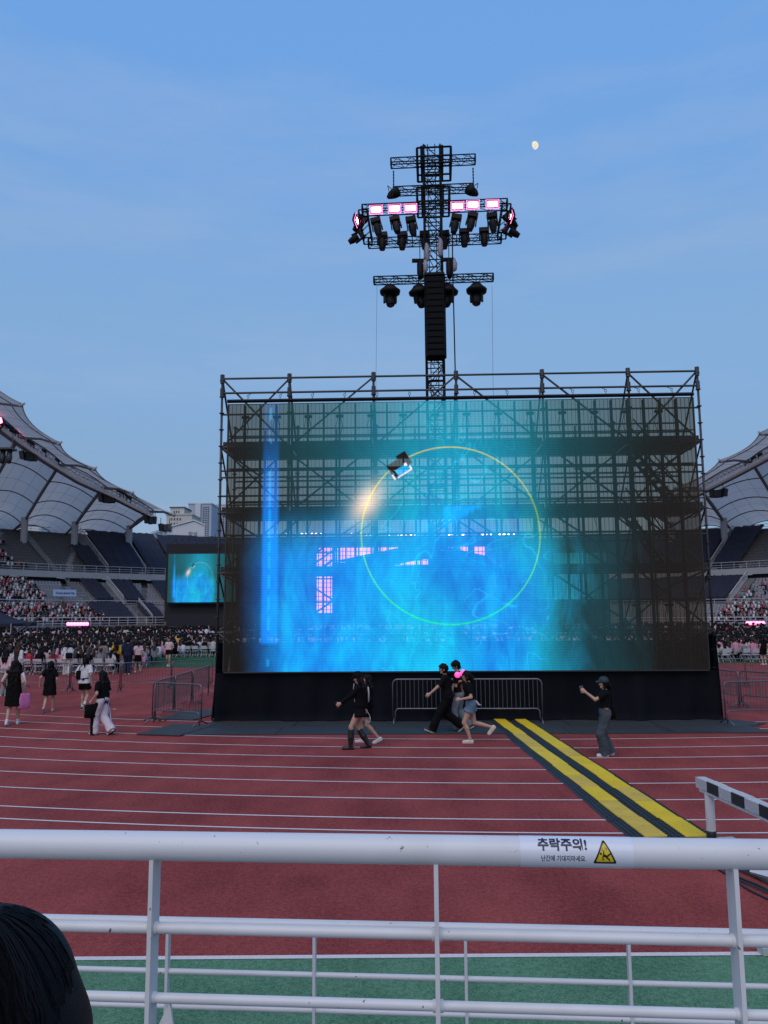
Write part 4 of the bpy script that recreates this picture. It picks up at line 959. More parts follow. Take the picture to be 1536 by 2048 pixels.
# ================================================================== FAR STAGE
ZS = 116.0
def far(px, py, Y=ZS): return at_Y(px, py, Y)
def slab(name, px0, py0, px1, py1, Y, d, m, parent=None):
    A, B = far(px0, py0, Y), far(px1, py1, Y); return MB().box(((A.x+B.x)/2, Y+d/2, (A.z+B.z)/2), (abs(B.x-A.x), d, abs(A.z-B.z))).build(name, m, parent)
STG = mat('black_stage_drape', (.010, .010, .014), .8, 0, .25, .3)
def stage_screen(px0, py0, px1, py1, label, seed):
    A, B = far(px0, py0), far(px1, py1); wd, hg = B.x-A.x, A.z-B.z
    t_ = thing('stage_screen', label, 'video screen', (A.x, ZS, B.z))
    m = bpy.data.materials.new('stage_screen_face'); m.use_nodes = True; t = m.node_tree; t.nodes.clear()
    co = t.nodes.new('ShaderNodeTexCoord'); co.object = t_; mpn = t.nodes.new('ShaderNodeMapping'); mpn.inputs['Scale'].default_value = (SW/wd, 1, SH/hg); t.links.new(co.outputs['Object'], mpn.inputs[0])
    colr = screen_content(t, mpn.outputs[0], 0, .95); mxn = t.nodes.new('ShaderNodeMix'); mxn.data_type = 'RGBA'; mxn.blend_type = 'ADD'; mxn.inputs[0].default_value = 1; t.links.new(colr, mxn.inputs[6]); mxn.inputs[7].default_value = (.02, .10, .12, 1)
    e = t.nodes.new('ShaderNodeEmission'); t.links.new(mxn.outputs[2], e.inputs[0]); e.inputs[1].default_value = .85; ou = t.nodes.new('ShaderNodeOutputMaterial'); t.links.new(e.outputs[0], ou.inputs[0])
    nx, ny = 12, 6
    me = MB().box((0, .1, 0), (wd/nx-.02, .2, hg/ny-.02)).mesh('screen_tile', m)
    for i in range(nx):
        for j in range(ny): link('screen_tile', me, t_, Matrix.Translation((A.x+wd*(i+.5)/nx, ZS, B.z+hg*(j+.5)/ny)))
    bar('frame', ((A.x+B.x)/2, ZS+.45, (A.z+B.z)/2), (wd+.5, .4, hg+.5), STG, t_)
stage_screen(337, 1108, 470, 1204, 'blue lit video screen on the left of the far stage', 1)
stage_screen(1086, 1106, 1216, 1200, 'blue lit video screen right of the far stage, seen through the wall', 2)
sg2 = thing('stage', 'far black concert stage with a pink lit back wall under a dark gable', 'stage', (far(780, 1240).x, ZS+2, 0))
slab('left_wing', 333, 1088, 500, 1243, ZS+1.2, 5, STG, sg2); slab('right_wing', 1052, 1086, 1222, 1243, ZS+1.2, 5, STG, sg2)
slab('rear_drape', 495, 1090, 1060, 1243, ZS+11, .3, STG, sg2); slab('stage_floor', 333, 1228, 1222, 1246, ZS-6, 14, STG, sg2)
PW = bpy.data.materials.new('pink_stage_wall'); PW.use_nodes = True; t = PW.node_tree; t.nodes.clear(); V.t = t
co = t.nodes.new('ShaderNodeTexCoord'); nn = noise(co.outputs['Object'], .25, 3); x = t.nodes.new('ShaderNodeMix'); x.data_type = 'RGBA'; t.links.new(nn.s, x.inputs[0]); x.inputs[6].default_value = (1, .20, .46, 1); x.inputs[7].default_value = (1, .34, .62, 1)
e = t.nodes.new('ShaderNodeEmission'); t.links.new(x.outputs[2], e.inputs[0]); e.inputs[1].default_value = 3.4; ou = t.nodes.new('ShaderNodeOutputMaterial'); t.links.new(e.outputs[0], ou.inputs[0])
slab('back_wall', 634, 1096, 972, 1226, ZS+9, .4, PW, sg2)
# black scenery in front of it that leaves only slots of the wall in view
def poly(name, pts, Y, d, m, parent):
    f_ = [far(px, py, Y) for px, py in pts]; n_ = len(f_)
    return MB().add([(p.x, Y, p.z) for p in f_]+[(p.x, Y+d, p.z) for p in f_], [tuple(range(n_)), tuple(range(2*n_-1, n_-1, -1))]+[(i, n_+i, n_+(i+1) % n_, (i+1) % n_) for i in range(n_)]).build(name, m, parent)
SC = ZS+7
poly('scenery_flat', [(664, 1084), (670, 1084), (668, 1230), (664, 1230)], SC, .4, STG, sg2)
poly('gable_flat', [(668, 1122), (805, 1094), (850, 1090), (895, 1094), (975, 1112), (980, 1240), (664, 1240), (664, 1122)][0:5]+[(975, 1126), (938, 1126), (905, 1127), (851, 1118), (815, 1124), (790, 1130), (735, 1130)], SC, .4, STG, sg2)
poly('scenery_flat', [(664, 1124), (790, 1130), (788, 1137), (790, 1240), (664, 1240)], SC+.6, .4, STG, sg2)
poly('scenery_flat', [(788, 1138), (980, 1138), (980, 1240), (788, 1240)], SC+.6, .4, STG, sg2)
poly('scenery_flat', [(856, 1120), (980, 1124), (980, 1140), (856, 1137)], SC+1.1, .3, STG, sg2)
for (a, b) in ((758, 762), (796, 801), (690, 693), (899, 904), (918, 920), (936, 949), (716, 719)): poly('scenery_mast', [(a, 1088), (b, 1088), (b, 1130), (a, 1130)], SC-.5, .3, STG, sg2)
for a in (1104, 1150, 1156): poly('scenery_bar', [(632, a), (668, a), (668, a+3), (632, a+3)], SC-.6, .3, STG, sg2)
poly('scenery_brace', [(632, 1142), (636, 1145), (666, 1122), (664, 1118)], SC-.9, .3, STG, sg2); poly('scenery_brace', [(640, 1152), (644, 1154), (668, 1138), (666, 1134)], SC-.9, .3, STG, sg2)
for a in range(636, 972, 8): poly('wall_mullion', [(a, 1094), (a+1.3, 1094), (a+1.3, 1228), (a, 1228)], SC+1.5, .15, STG, sg2)
for a in range(1102, 1226, 9): poly('wall_transom', [(632, a), (974, a), (974, a+1.2), (632, a+1.2)], SC+1.7, .12, STG, sg2)
slab('roof_truss', 560, 1074, 1050, 1088, ZS+2, 2, STG, sg2)
slab('roof_canopy', 500, 1086, 632, 1098, ZS+2, 4, STG, sg2)
WHT = mat('white_stage_lamp', (1, 1, 1), .4, emit=(1, .75, .78), estr=16)
lampm = MB().ball((0, 0, 0), .19, 8, 6).mesh('stage_lamp', WHT, True)
for i, px in enumerate([575, 594, 604, 613, 624, 632, 642, 678, 686, 694, 703, 713, 722, 733, 741, 760, 769, 778, 796, 803, 812, 822, 831, 840, 850, 898, 906, 915, 926, 965, 973, 982, 1000, 1008, 1017, 1028]):
    o = link('stage_lamp', lampm, None, Matrix.Translation(far(px, 1068.5, ZS+1.4)) @ Matrix.Scale(random.choice((.6, .8, 1.0, 1.0)), 4)); tag(o, 'small white lamp in the row along the far stage roof', 'stage light', 'row of lamps along the far stage roof')
# scaffolding above the left stage screen
mb = MB(); rr = random.Random(3)
for k in range(9):
    px = 340+k*13; mb.tube(far(px, 1090, ZS+2), far(px, 1074-rr.random()*6, ZS+2), .05, 4)
    if k < 8: mb.tube(far(px, 1090, ZS+2), far(px+13, 1077, ZS+2), .04, 4).tube(far(px, 1077, ZS+2), far(px+13, 1090, ZS+2), .04, 4).tube(far(px, 1077, ZS+2), far(px+13, 1077, ZS+2), .05, 4)
tag(tag(mb.build('roof_scaffold', SCAF, sg2), kind='stuff'))

# ================================================================== BUILDINGS OUTSIDE
WALLW = mat('white_render_wall', (.52, .53, .55), .85, 0, .08, .1); CREAM = mat('cream_wall', (.50, .47, .43), .85, 0, .08, .1)
WALLB = mat('blue_tower_wall', (.35, .41, .50), .8, 0, .08, .1); WALLB2 = mat('pale_blue_wall', (.47, .51, .58), .8, 0, .08, .1)
GLASS = mat('dark_window_glass', (.03, .045, .075), .15, 0, .4, .3); ROOFB = mat('grey_blue_roof', (.12, .17, .25), .7, 0, .15, .2)
def block(name, label, px0, pyt, px1, pyb, Y, d, wall, wins, roof=None, skew=0.0):
    A, B = far(px0, pyt, Y), far(px1, pyb, Y); wd = B.x-A.x; hz = A.z
    t_ = thing(name, label, 'building', ((A.x+B.x)/2, Y, 0)); cx = (A.x+B.x)/2
    MB().box((cx, Y+d/2, hz/2), (wd, d, hz)).build('wall', wall, t_)
    bar('roof', (cx, Y+d/2, hz+.25), (wd+.8, d+.8, .5), roof or ROOFB, t_)
    for (u0, u1, v0, v1, nx, ny, fw, fh) in wins:
        x0, x1 = A.x+wd*u0, A.x+wd*u1; z1, z0 = far(px0, v0, Y).z, far(px0, v1, Y).z
        for i in range(nx):
            for j in range(ny):
                cw_, ch = (x1-x0)/nx, (z1-z0)/ny; bar('window', (x0+cw_*(i+.5), Y-.04, z0+ch*(j+.5)), (cw_*fw, .12, ch*fh), GLASS, t_)
    return t_
block('apartment_tower', 'tall blue and white apartment tower behind the stadium, left of the scaffold pole', 377, 1008, 421, 1110, 420, 22, WALLB, [(.30, .48, 1013, 1100, 2, 20, .62, .6), (.62, .92, 1013, 1100, 3, 20, .7, .6)], WALLW)
MB()
t_ = block('apartment_tower', 'pale blue apartment tower half hidden behind the left scaffold pole', 419, 1010, 470, 1110, 440, 22, WALLB2, [(.05, .22, 1016, 1100, 2, 20, .5, .5), (.5, .95, 1016, 1100, 5, 20, .5, .5)], WALLW)
P0, P1 = far(391, 1008, 419), far(399, 1110, 419); MB().box(((P0.x+P1.x)/2, 419.3, P0.z/2), (P1.x-P0.x, 1.2, P0.z)).build('stair_tower', WALLW, bpy.data.objects['apartment_tower'])
block('apartment_block', 'cream flat-roofed apartment block behind the tip of the left roof', 333, 1030, 382, 1110, 330, 15, CREAM, [(.15, .6, 1034, 1062, 4, 3, .5, .5)], CREAM)
bl = block('apartment_block', 'small upper storey block with a dark roof, above the cream one', 341, 1016, 366, 1110, 345, 12, CREAM, [(.2, .7, 1020, 1028, 3, 1, .5, .6)], mat('dark_flat_roof', (.10, .09, .09), .8))
# white gabled block with Korean lettering on its end wall
Yg = 280.0; A, Bq = far(346, 1054, Yg), far(409, 1052, Yg); ap = far(388, 1043, Yg); base = 0
gb = thing('gabled_apartment', 'white gabled apartment block with Korean lettering on its end wall', 'building', ((A.x+Bq.x)/2, Yg, 0))
dl = Vector((-14, 22, 0))
fr_ = [(A.x, Yg, 0), (Bq.x, Yg, 0), (Bq.x, Yg, Bq.z), (ap.x, Yg, ap.z), (A.x, Yg, A.z)]
MB().add([Vector(p) for p in fr_]+[Vector(p)+dl for p in fr_], [(0, 1, 2, 3, 4), (9, 8, 7, 6, 5), (0, 4, 9, 5), (1, 6, 7, 2)]).build('wall', WALLW, gb)
e1, e2, e3 = Vector((A.x-.4, Yg-.4, A.z+.05)), Vector((ap.x, Yg-.4, ap.z+.25)), Vector((Bq.x+.4, Yg-.4, Bq.z+.05)); up_ = Vector((0, 0, .5))
MB().hexa([e1, e2, e2+dl, e1+dl, e1+up_, e2+up_, e2+dl+up_, e1+dl+up_]).hexa([e2, e3, e3+dl, e2+dl, e2+up_, e3+up_, e3+dl+up_, e2+dl+up_]).build('roof', WALLW, gb)
nrm = Vector((dl.y, -dl.x, 0)).normalized()*-.1
for i in range(4):
    for j in range(6):
        b0 = Vector((A.x, Yg, 0))+dl*((i+.5)/4.6); z = A.z-1.6-j*2.6; q = dl*.07; u = Vector((0, 0, 1.4))
        MB().hexa([b0-q+Vector((0, 0, z))+nrm*-1, b0+q+Vector((0, 0, z))+nrm*-1, b0+q+Vector((0, 0, z))+nrm, b0-q+Vector((0, 0, z))+nrm, b0-q+u+Vector((0, 0, z))+nrm*-1, b0+q+u+Vector((0, 0, z))+nrm*-1, b0+q+u+Vector((0, 0, z))+nrm, b0-q+u+Vector((0, 0, z))+nrm]).build('window', GLASS, gb)
GREYT = mat('grey_wall_lettering', (.10, .10, .11), .8)
for body, py in (('장성', 1069), ('동부', 1081)):
    P = far(386, py, Yg); text_mesh(body, 1.85, 'lettering', GREYT, gb, Matrix.Translation((P.x, Yg-.06, P.z)) @ Matrix.Rotation(PI/2, 4, 'X'), .03)
# long low white halls seen under the left roof
block('sports_hall', 'long white hall with a ribbon of windows seen under the left roof', -60, 1040, 78, 1120, 230, 25, WALLW, [(.35, .98, 1048, 1053, 9, 1, .94, 1)], WALLW)
block('sports_hall', 'low white hall with a window strip seen between the roof columns', 157, 1062, 232, 1120, 240, 25, WALLW, [(.1, .96, 1069, 1073, 6, 1, .92, 1)], WALLW)
block('small_house', 'small white house with a blue roof in the gap under the left roof', 78, 1060, 102, 1120, 260, 14, WALLW, [(.2, .8, 1066, 1072, 3, 1, .6, 1)], mat('blue_metal_roof', (.08, .2, .5), .5))
block('sports_hall', 'grey white hall with small square windows left of the second roof column', 232, 1072, 300, 1120, 250, 20, WALLW, [(.05, .5, 1078, 1084, 4, 1, .6, 1)], WALLW)
from mathutils.noise import noise as mnoise
# ================================================================== SDF FIGURES
def sdf_mesh(name, prims, vox, k=.02, clip=None):
    """one continuous surface round a set of rounded limbs. prim = (a, b, ra, rb[, flat])"""
    A = np.array([p[0] for p in prims], float); B = np.array([p[1] for p in prims], float)
    rr = np.array([[p[2], p[3]] for p in prims]); mx_ = rr.max()+.04
    lo = np.minimum(A, B).min(0)-mx_; hi = np.maximum(A, B).max(0)+mx_
    nn = np.ceil((hi-lo)/vox).astype(int)+2
    D = np.full(nn, 1.0, np.float32); ax = [lo[i]+vox*np.arange(nn[i]) for i in range(3)]
    for p in prims:
        a, b = np.array(p[0], float), np.array(p[1], float); ra, rb = p[2], p[3]; flat = len(p) > 4 and p[4]; m_ = max(ra, rb)+k+3*vox
        i0 = np.maximum(((np.minimum(a, b)-m_-lo)/vox).astype(int), 0); i1 = np.minimum(((np.maximum(a, b)+m_-lo)/vox).astype(int)+2, nn)
        sl_ = tuple(slice(i0[i], i1[i]) for i in range(3))
        X, Y, Z = np.meshgrid(ax[0][sl_[0]], ax[1][sl_[1]], ax[2][sl_[2]], indexing='ij')
        ba = b-a; L2 = max(float(ba @ ba), 1e-9); X = X-a[0]; Y = Y-a[1]; Z = Z-a[2]
        tt = (X*ba[0]+Y*ba[1]+Z*ba[2])/L2; h = np.clip(tt, 0, 1)
        d = np.sqrt((X-ba[0]*h)**2+(Y-ba[1]*h)**2+(Z-ba[2]*h)**2)-(ra+(rb-ra)*h)
        if flat:
            Ln = math.sqrt(L2); rad = np.sqrt(np.maximum(X*X+Y*Y+Z*Z-tt*tt*L2, 0))-(ra+(rb-ra)*h)
            if flat in (1, 3): d = np.where(tt > .5, np.maximum(rad, (tt-1)*Ln), d)
            if flat in (2, 3): d = np.where(tt <= .5, np.maximum(rad, -tt*Ln), d)
        d = d.astype(np.float32); o_ = D[sl_]; hh = np.clip(.5+.5*(o_-d)/k, 0, 1); D[sl_] = o_*(1-hh)+d*hh-k*hh*(1-hh)
    if clip is not None:      # keep only what lies on the positive side of planes (point, normal)
        X, Y, Z = np.meshgrid(*ax, indexing='ij')
        for pt, nv in clip: D = np.maximum(D, -((X-pt[0])*nv[0]+(Y-pt[1])*nv[1]+(Z-pt[2])*nv[2]).astype(np.float32))
    S_ = D < 0; S_[0] = S_[-1] = False; S_[:, 0] = S_[:, -1] = False; S_[:, :, 0] = S_[:, :, -1] = False
    c8 = [(i, j, q) for i in (0, 1) for j in (0, 1) for q in (0, 1)]
    def sh(a, o_): return a[o_[0]:a.shape[0]-1+o_[0], o_[1]:a.shape[1]-1+o_[1], o_[2]:a.shape[2]-1+o_[2]]
    cnt = sum(sh(S_, o_).astype(np.int8) for o_ in c8); act = (cnt > 0) & (cnt < 8); idx = np.argwhere(act)
    vid = np.full(act.shape, -1, np.int64); vid[act] = np.arange(len(idx))
    acc = np.zeros((len(idx), 3)); nc = np.zeros(len(idx)); val = {o_: D[idx[:, 0]+o_[0], idx[:, 1]+o_[1], idx[:, 2]+o_[2]] for o_ in c8}
    for o_ in c8:
        for x in range(3):
            if o_[x]: continue
            o2 = list(o_); o2[x] = 1; o2 = tuple(o2); va, vb = val[o_], val[o2]; cr = (va < 0) != (vb < 0)
            den = va-vb; f = np.where(cr, va/np.where(np.abs(den) < 1e-9, 1e-9, den), 0); f = np.clip(f, 0, 1)
            p = np.array(o_, float)+np.outer(f, np.eye(3)[x]); acc += p*cr[:, None]; nc += cr
    vs_ = lo+(idx+acc/np.maximum(nc, 1)[:, None])*vox
    F = []
    for x in range(3):
        y, z = (x+1) % 3, (x+2) % 3
        s0 = [slice(None)]*3; s1 = [slice(None)]*3; s0[x] = slice(0, -1); s1[x] = slice(1, None)
        a, b = S_[tuple(s0)], S_[tuple(s1)]
        for sgn, m_ in ((1, a & ~b), (-1, ~a & b)):
            e = np.argwhere(m_); 
            if not len(e): continue
            def at(dy, dz): q = e.copy(); q[:, y] += dy; q[:, z] += dz; return vid[q[:, 0], q[:, 1], q[:, 2]]
            qd = np.stack([at(-1, -1), at(0, -1), at(0, 0), at(-1, 0)], 1)
            F.append(qd if sgn > 0 else qd[:, ::-1])
    F = np.concatenate(F); F = F[(F >= 0).all(1)]
    me = bpy.data.meshes.new(name); me.vertices.add(len(vs_)); me.vertices.foreach_set('co', vs_.astype(np.float32).ravel())
    me.loops.add(F.size); me.loops.foreach_set('vertex_index', F.astype(np.int32).ravel())
    me.polygons.add(len(F)); me.polygons.foreach_set('loop_start', np.arange(0, F.size, 4, dtype=np.int32)); me.polygons.foreach_set('loop_total', np.full(len(F), 4, np.int32))
    me.polygons.foreach_set('use_smooth', np.ones(len(F), bool)); me.update(calc_edges=True); return me

SKIN = [mat('skin_light', (.46, .27, .19), .55, 0, .06, 30), mat('skin_tan', (.36, .20, .14), .55, 0, .06, 30)]
HAIRB = mat('black_hair', (.0055, .0045, .0045), .65, 0, .3, 40, spec=.15); HAIRR = mat('brown_hair', (.045, .018, .012), .6, 0, .3, 40, spec=.2)
EYEM = mat('dark_eye', (.01, .01, .01), .2); LIP = mat('lip', (.30, .10, .09), .5)
def fabric(name, c): return mat(name+'_fabric', c, .85, 0, .18, 10, .35, 45, spec=.1)
F_BLK = fabric('black', (.0055, .0055, .0065)); F_NAVY = fabric('navy', (.016, .020, .045)); F_WHT = fabric('white', (.56, .56, .60)); F_DENIM = mat('blue_denim_fabric', (.12, .18, .26), .85, 0, .55, 4.5, .4, 60, spec=.1); F_DK = mat('dark_denim_fabric', (.06, .075, .088), .85, 0, .6, 3.5, .4, 60, spec=.1)
F_PINK = fabric('pink', (.62, .26, .36)); F_YEL = fabric('yellow', (.60, .35, .03)); F_BRN = fabric('brown_grey', (.20, .165, .15)); F_GREY = fabric('grey', (.22, .22, .23)); F_RED = fabric('red', (.40, .04, .06)); F_PALE = fabric('pale_pink', (.58, .42, .44))
RUB = mat('black_shoe', (.012, .012, .012), .45); SHW = mat('white_shoe', (.62, .60, .57), .6, 0, .1, 20)

def ik(a, b, l1, l2, pole):
    a, b, pole = Vector(a), Vector(b), Vector(pole); d = b-a; L_ = min(d.length, (l1+l2)*.998); dn = d.normalized(); b = a+dn*L_
    x = (l1*l1-l2*l2+L_*L_)/(2*L_); h = math.sqrt(max(l1*l1-x*x, 0)); pv = pole-dn*pole.dot(dn); pv = pv.normalized() if pv.length > 1e-6 else dn.orthogonal()
    return a+dn*x+pv*h, b
def person(label, foot, top, face, pose, fit, vox=.0095, group=None):
    fp = at_z(*foot); H = min(1.86, max(1.45, at_Y(foot[0], top, fp.y).z)); s = H/1.65
    t_ = thing('person', label, 'person', (fp.x, fp.y, 0), R(face), group); M0 = wm(t_) @ Matrix.Scale(s, 4)
    g_ = pose.get; lean = g_('lean', .03); dz = g_('drop', 0.0); w_ = fit.get('w', 1.0)
    pel = Vector((0, 0, .90-dz))
    def up(v): v = Vector(v)-Vector((0, 0, .90)); c_, s_ = math.cos(lean), math.sin(lean); return pel+Vector((v.x, v.y*c_+v.z*s_, v.z*c_-v.y*s_))
    hips = [Vector((-.085, 0, .87-dz)), Vector((.085, 0, .87-dz))]; feet = [g_('lf', (.0, 0, 0)), g_('rf', (.0, 0, 0))]
    body, legs, shanks, shoes = [], [], [], []
    for i, (hp, f) in enumerate(zip(hips, feet)):
        x = (-.095, .095)[i]+(f[3] if len(f) > 3 else 0); pt = f[2]
        ank = Vector((x, f[0], .085+f[1])); kn, ank = ik(hp, ank, .41, .40, (0, 1, .1)); fd = Vector((.015*(1 if i else -1), math.cos(pt), -math.sin(pt))); fu = Vector((0, math.sin(pt), math.cos(pt)))
        heel = ank-fd*.045-fu*.05; toe = ank+fd*.155-fu*.052
        legs.append((hp, kn, .085*w_, .055*w_)); calf = kn.lerp(ank, .32)-Vector((0, .012, 0)); shanks += [(kn, calf, .052*w_, .052*w_), (calf, ank, .052*w_, .034)]
        shoes.append((heel, toe, .036, .030, ank, fd, fu))
    body += legs+shanks
    for q in shoes: body += [(q[0], q[1], .032, .026), (q[4], q[0].lerp(q[1], .5), .034, .030)]
    tor = [(up((-.07, 0, .93)), up((-.055, 0, 1.10)), .098*w_, .082*w_), (up((.07, 0, .93)), up((.055, 0, 1.10)), .098*w_, .082*w_), (up((-.055, 0, 1.10)), up((-.085, .01, 1.28)), .082*w_, .088*w_), (up((.055, 0, 1.10)), up((.085, .01, 1.28)), .082*w_, .088*w_), (up((-.125, 0, 1.355)), up((.125, 0, 1.355)), .050, .050)]
    body += tor+[(pel+Vector((-.05, 0, 0)), pel+Vector((.05, 0, 0)), .10, .10), (up((0, -.01, 1.36)), up((0, .005, 1.47)), .050, .044)]
    ht, hd_ = g_('turn', 0), g_('nod', 0.0); hc = up((0, .02, 1.545)); RH = Matrix.Rotation(ht, 3, 'Z') @ Matrix.Rotation(-hd_, 3, 'X')
    def hv(x, y, z): return hc+RH @ Vector((x, y, z))
    body += [(hv(0, -.012, .012), hv(0, .012, .016), .092, .085), (hv(0, .03, -.06), hv(0, .045, -.07), .052, .036), (hv(0, .082, .004), hv(0, .096, -.022), .009, .012), (hv(-.082, -.005, .0), hv(-.088, -.01, -.03), .014, .010), (hv(.082, -.005, .0), hv(.088, -.01, -.03), .014, .010)]
    arms = []; wr = []
    for i, key in enumerate(('lh', 'rh')):
        sx = (-1, 1)[i]; sh_ = up((sx*.165, 0, 1.345)); tgt = g_(key)
        tgt = up(tgt) if tgt else up((sx*.235, .03 if g_('sw') is None else g_('sw')*sx, .86)); pole = g_('pole', {}).get(key, (sx*.35, -1, -.25))
        el, wrst = ik(sh_, tgt, .275, .245, pole); arms.append((sh_, el, wrst)); body += [(sh_, el, .046*w_, .037), (el, wrst, .037, .025)]
        fd = (wrst-el).normalized(); grip = g_('grip', {}).get(key, .5); inn = Vector((-sx, .15, 0)); inn = (inn-fd*inn.dot(fd)).normalized(); side = fd.cross(inn).normalized()
        palm = wrst+fd*.075; body += [(wrst, palm, .024, .027), (wrst+side*.012+fd*.03, palm+side*.022, .020, .018), (wrst-side*.012+fd*.03, palm-side*.022, .020, .018)]
        for q, ln in zip((-.030, -.010, .010, .029), (.062, .075, .072, .056)):
            p0 = palm+side*q; a1 = grip*.9; p1 = p0+(fd*math.cos(a1)+inn*math.sin(a1))*ln*.55; a2 = grip*2.2; p2 = p1+(fd*math.cos(a2)+inn*math.sin(a2))*ln*.5; body += [(p0, p1, .0100, .0092), (p1, p2, .0092, .0080)]
        fs = 1 if side.y > 0 else -1
        p0 = wrst+fd*.03+side*fs*.024; p1 = p0+(fd*.6+side*fs*.7+inn*.25).normalized()*.035; body += [(p0, p1, .0125, .011), (p1, p1+(fd*.9+inn*.45).normalized()*.028, .0105, .009)]
        wr.append((palm, fd, inn, side))
    inv = Matrix.Identity(4)
    def mk(name, prims, m_, k=.02, v=vox, lab=None, parent=t_):
        me = sdf_mesh(name, prims, v, k); me.materials.append(m_); o = link(name, me, parent, M0)
        if name == 'hair':
            n_ = len(me.vertices); co = np.empty(n_*3, np.float32); me.vertices.foreach_get('co', co); co = co.reshape(-1, 3); nm = np.empty(n_*3, np.float32); me.vertex_normals.foreach_get('vector', nm); nm = nm.reshape(-1, 3)
            d = np.array([.016*mnoise(Vector((x*26, y*26, z*13)))+.009*mnoise(Vector((x*60, y*60, z*22))) for x, y, z in co.tolist()], np.float32); me.vertices.foreach_set('co', (co+nm*d[:, None]).ravel()); me.update()
        if name in ('top', 'trousers', 'skirt', 'shorts'):      # creases in the cloth
            n_ = len(me.vertices); co = np.empty(n_*3, np.float32); me.vertices.foreach_get('co', co); co = co.reshape(-1, 3); nm = np.empty(n_*3, np.float32); me.vertex_normals.foreach_get('vector', nm); nm = nm.reshape(-1, 3); q = sum(map(ord, label)) % 97
            of = Vector((q*1.7, q*.9, 0)); d = np.array([.013*mnoise(Vector((x*9, y*9, z*6))+of)+.007*mnoise(Vector((x*19+z*9, y*19, z*15))+of) for x, y, z in co.tolist()], np.float32)+.005
            me.vertices.foreach_set('co', (co+nm*d[:, None]).ravel()); me.update()
        if lab: o['label'] = lab
        return o
    mk('body', body, fit.get('skin', SKIN[0]), .016, fit.get('bvox', vox))
    ez = mk('eye', [(hv(-.032, .083, .006), hv(-.032, .084, .006), .010, .010), (hv(.032, .083, .006), hv(.032, .084, .006), .010, .010)], EYEM, .002, .006) if fit.get('face', True) else None
    if fit.get('face', True): mk('mouth', [(hv(-.016, .083, -.052), hv(.016, .083, -.052), .006, .006)], LIP, .003, .006)
    # --- clothes
    infl = .014
    def fat(p, d): return (p[0], p[1], p[2]+d, p[3]+d)+tuple(p[4:5] if len(p) == 5 else ())
    hem = fit.get('hem', .93); sl_ = fit.get('sleeve', .5); top_ = [fat(p, infl) for p in tor[2:]]
    wd_ = fit.get('loose', .012)
    for sx in (-1, 1): top_.append((up((sx*.058, 0, 1.15)), up((sx*.066, 0, hem)), .085*w_+infl, .092*w_+infl+wd_, 1))
    for a, e, w2 in arms:
        if sl_ <= .6: top_.append((a, a.lerp(e, sl_*1.4), .046*w_+.014, .046*w_+.020, 1))
        else: top_ += [(a, e, .046*w_+.014, .050), (e, e.lerp(w2, .95), .050, .038, 1)]
    mk('top', top_, fit['top'], .025)
    kind = fit.get('bottom', 'pants')
    if kind == 'dress':
        z1 = fit.get('skirt', .52); pr = [(up((sx*.06, 0, 1.06)), Vector((sx*(.07), (pel.y), z1)), .10, .135, 1) for sx in (-1, 1)]
        pr += [(hips[i]+Vector((0, 0, .05)), hips[i].lerp(legs[i][1], min(1, (.87-z1)/.45)), .10, .10, 1) for i in (0, 1)]; mk('skirt', pr, fit['pants'], .05)
    elif kind == 'skirt':
        z1 = fit.get('skirt', .66); pr = [(up((sx*.055, 0, 1.03)), Vector((sx*.075, 0, z1)), .095, .135, 1) for sx in (-1, 1)]; mk('skirt', pr, fit['pants'], .04)
    else:
        bag = fit.get('bag', .012); pr = [(pel+Vector((-.055, 0, .04)), pel+Vector((.055, 0, .04)), .118, .118)]
        for sx in (-1, 1): pr.append((up((sx*.055, 0, 1.03)), pel+Vector((sx*.06, 0, 0)), .092, .112, 2))
        for i in (0, 1):
            hp, kn = legs[i][0], legs[i][1]; ank = shoes[i][4]
            if kind == 'shorts': pr.append((hp, hp.lerp(kn, fit.get('len', .5)), .098*w_, .098*w_+bag, 1))
            else: pr += [(hp, kn, .092*w_+bag*.3, .062+bag), (kn, ank+(ank-kn).normalized()*.035, .062+bag, .048+bag*1.6, 1)]
        mk('shorts' if kind == 'shorts' else 'trousers', pr, fit['pants'], .02)
        if fit.get('stripe') is not None:
            for i in (0, 1):
                hp, kn, ank = legs[i][0], legs[i][1], shoes[i][4]; sx = (-1, 1)[i]
                for q, c_ in ((.0, fit['stripe']),):
                    o_ = Vector((sx*(.050+bag), -.004, 0)); mk('side_stripe', [(hp.lerp(kn, .12)+o_*1.1, kn+o_, .052, .050), (kn+o_, ank+o_+Vector((0, 0, -.02)), .052, .05)], c_, .01)
    for i, q in enumerate(shoes):
        m_ = fit['shoes']; pr = [(q[0]+q[6]*.004, q[1]+q[6]*.002, .037, .031), (q[4]-q[6]*.015, q[0].lerp(q[1], .45), .038, .036), (q[0]-q[6]*.014, q[1]-q[6]*.012, .033, .031)]
        if fit.get('boots'): pr += [(q[4]+Vector((0, 0, -.01)), q[4].lerp(legs[i][1], .45)-Vector((0, 0, 0)), .046, .070), (q[4].lerp(legs[i][1], .45), q[4].lerp(legs[i][1], .88), .070, .068, 1)]
        o = mk('boot' if fit.get('boots') else 'shoe', pr, m_, .015)
        if not fit.get('boots') and fit.get('sole'): mk('sole', [(q[0]-q[6]*.030, q[1]-q[6]*.024, .034, .032)], fit['sole'], .01)
    if fit.get('socks') is not None:
        for i, q in enumerate(shoes): mk('sock', [(q[4], q[4].lerp(legs[i][1], fit.get('sockh', .25)), .043, .046, 1)], fit['socks'], .01)
    # --- hair or cap
    hm = fit.get('hair', HAIRB); st = fit.get('style', 'long'); hr = [(hv(0, -.02, .035), hv(0, .0, .045), .102, .094), (hv(0, -.045, .0), hv(0, -.035, -.06), .085, .06)]
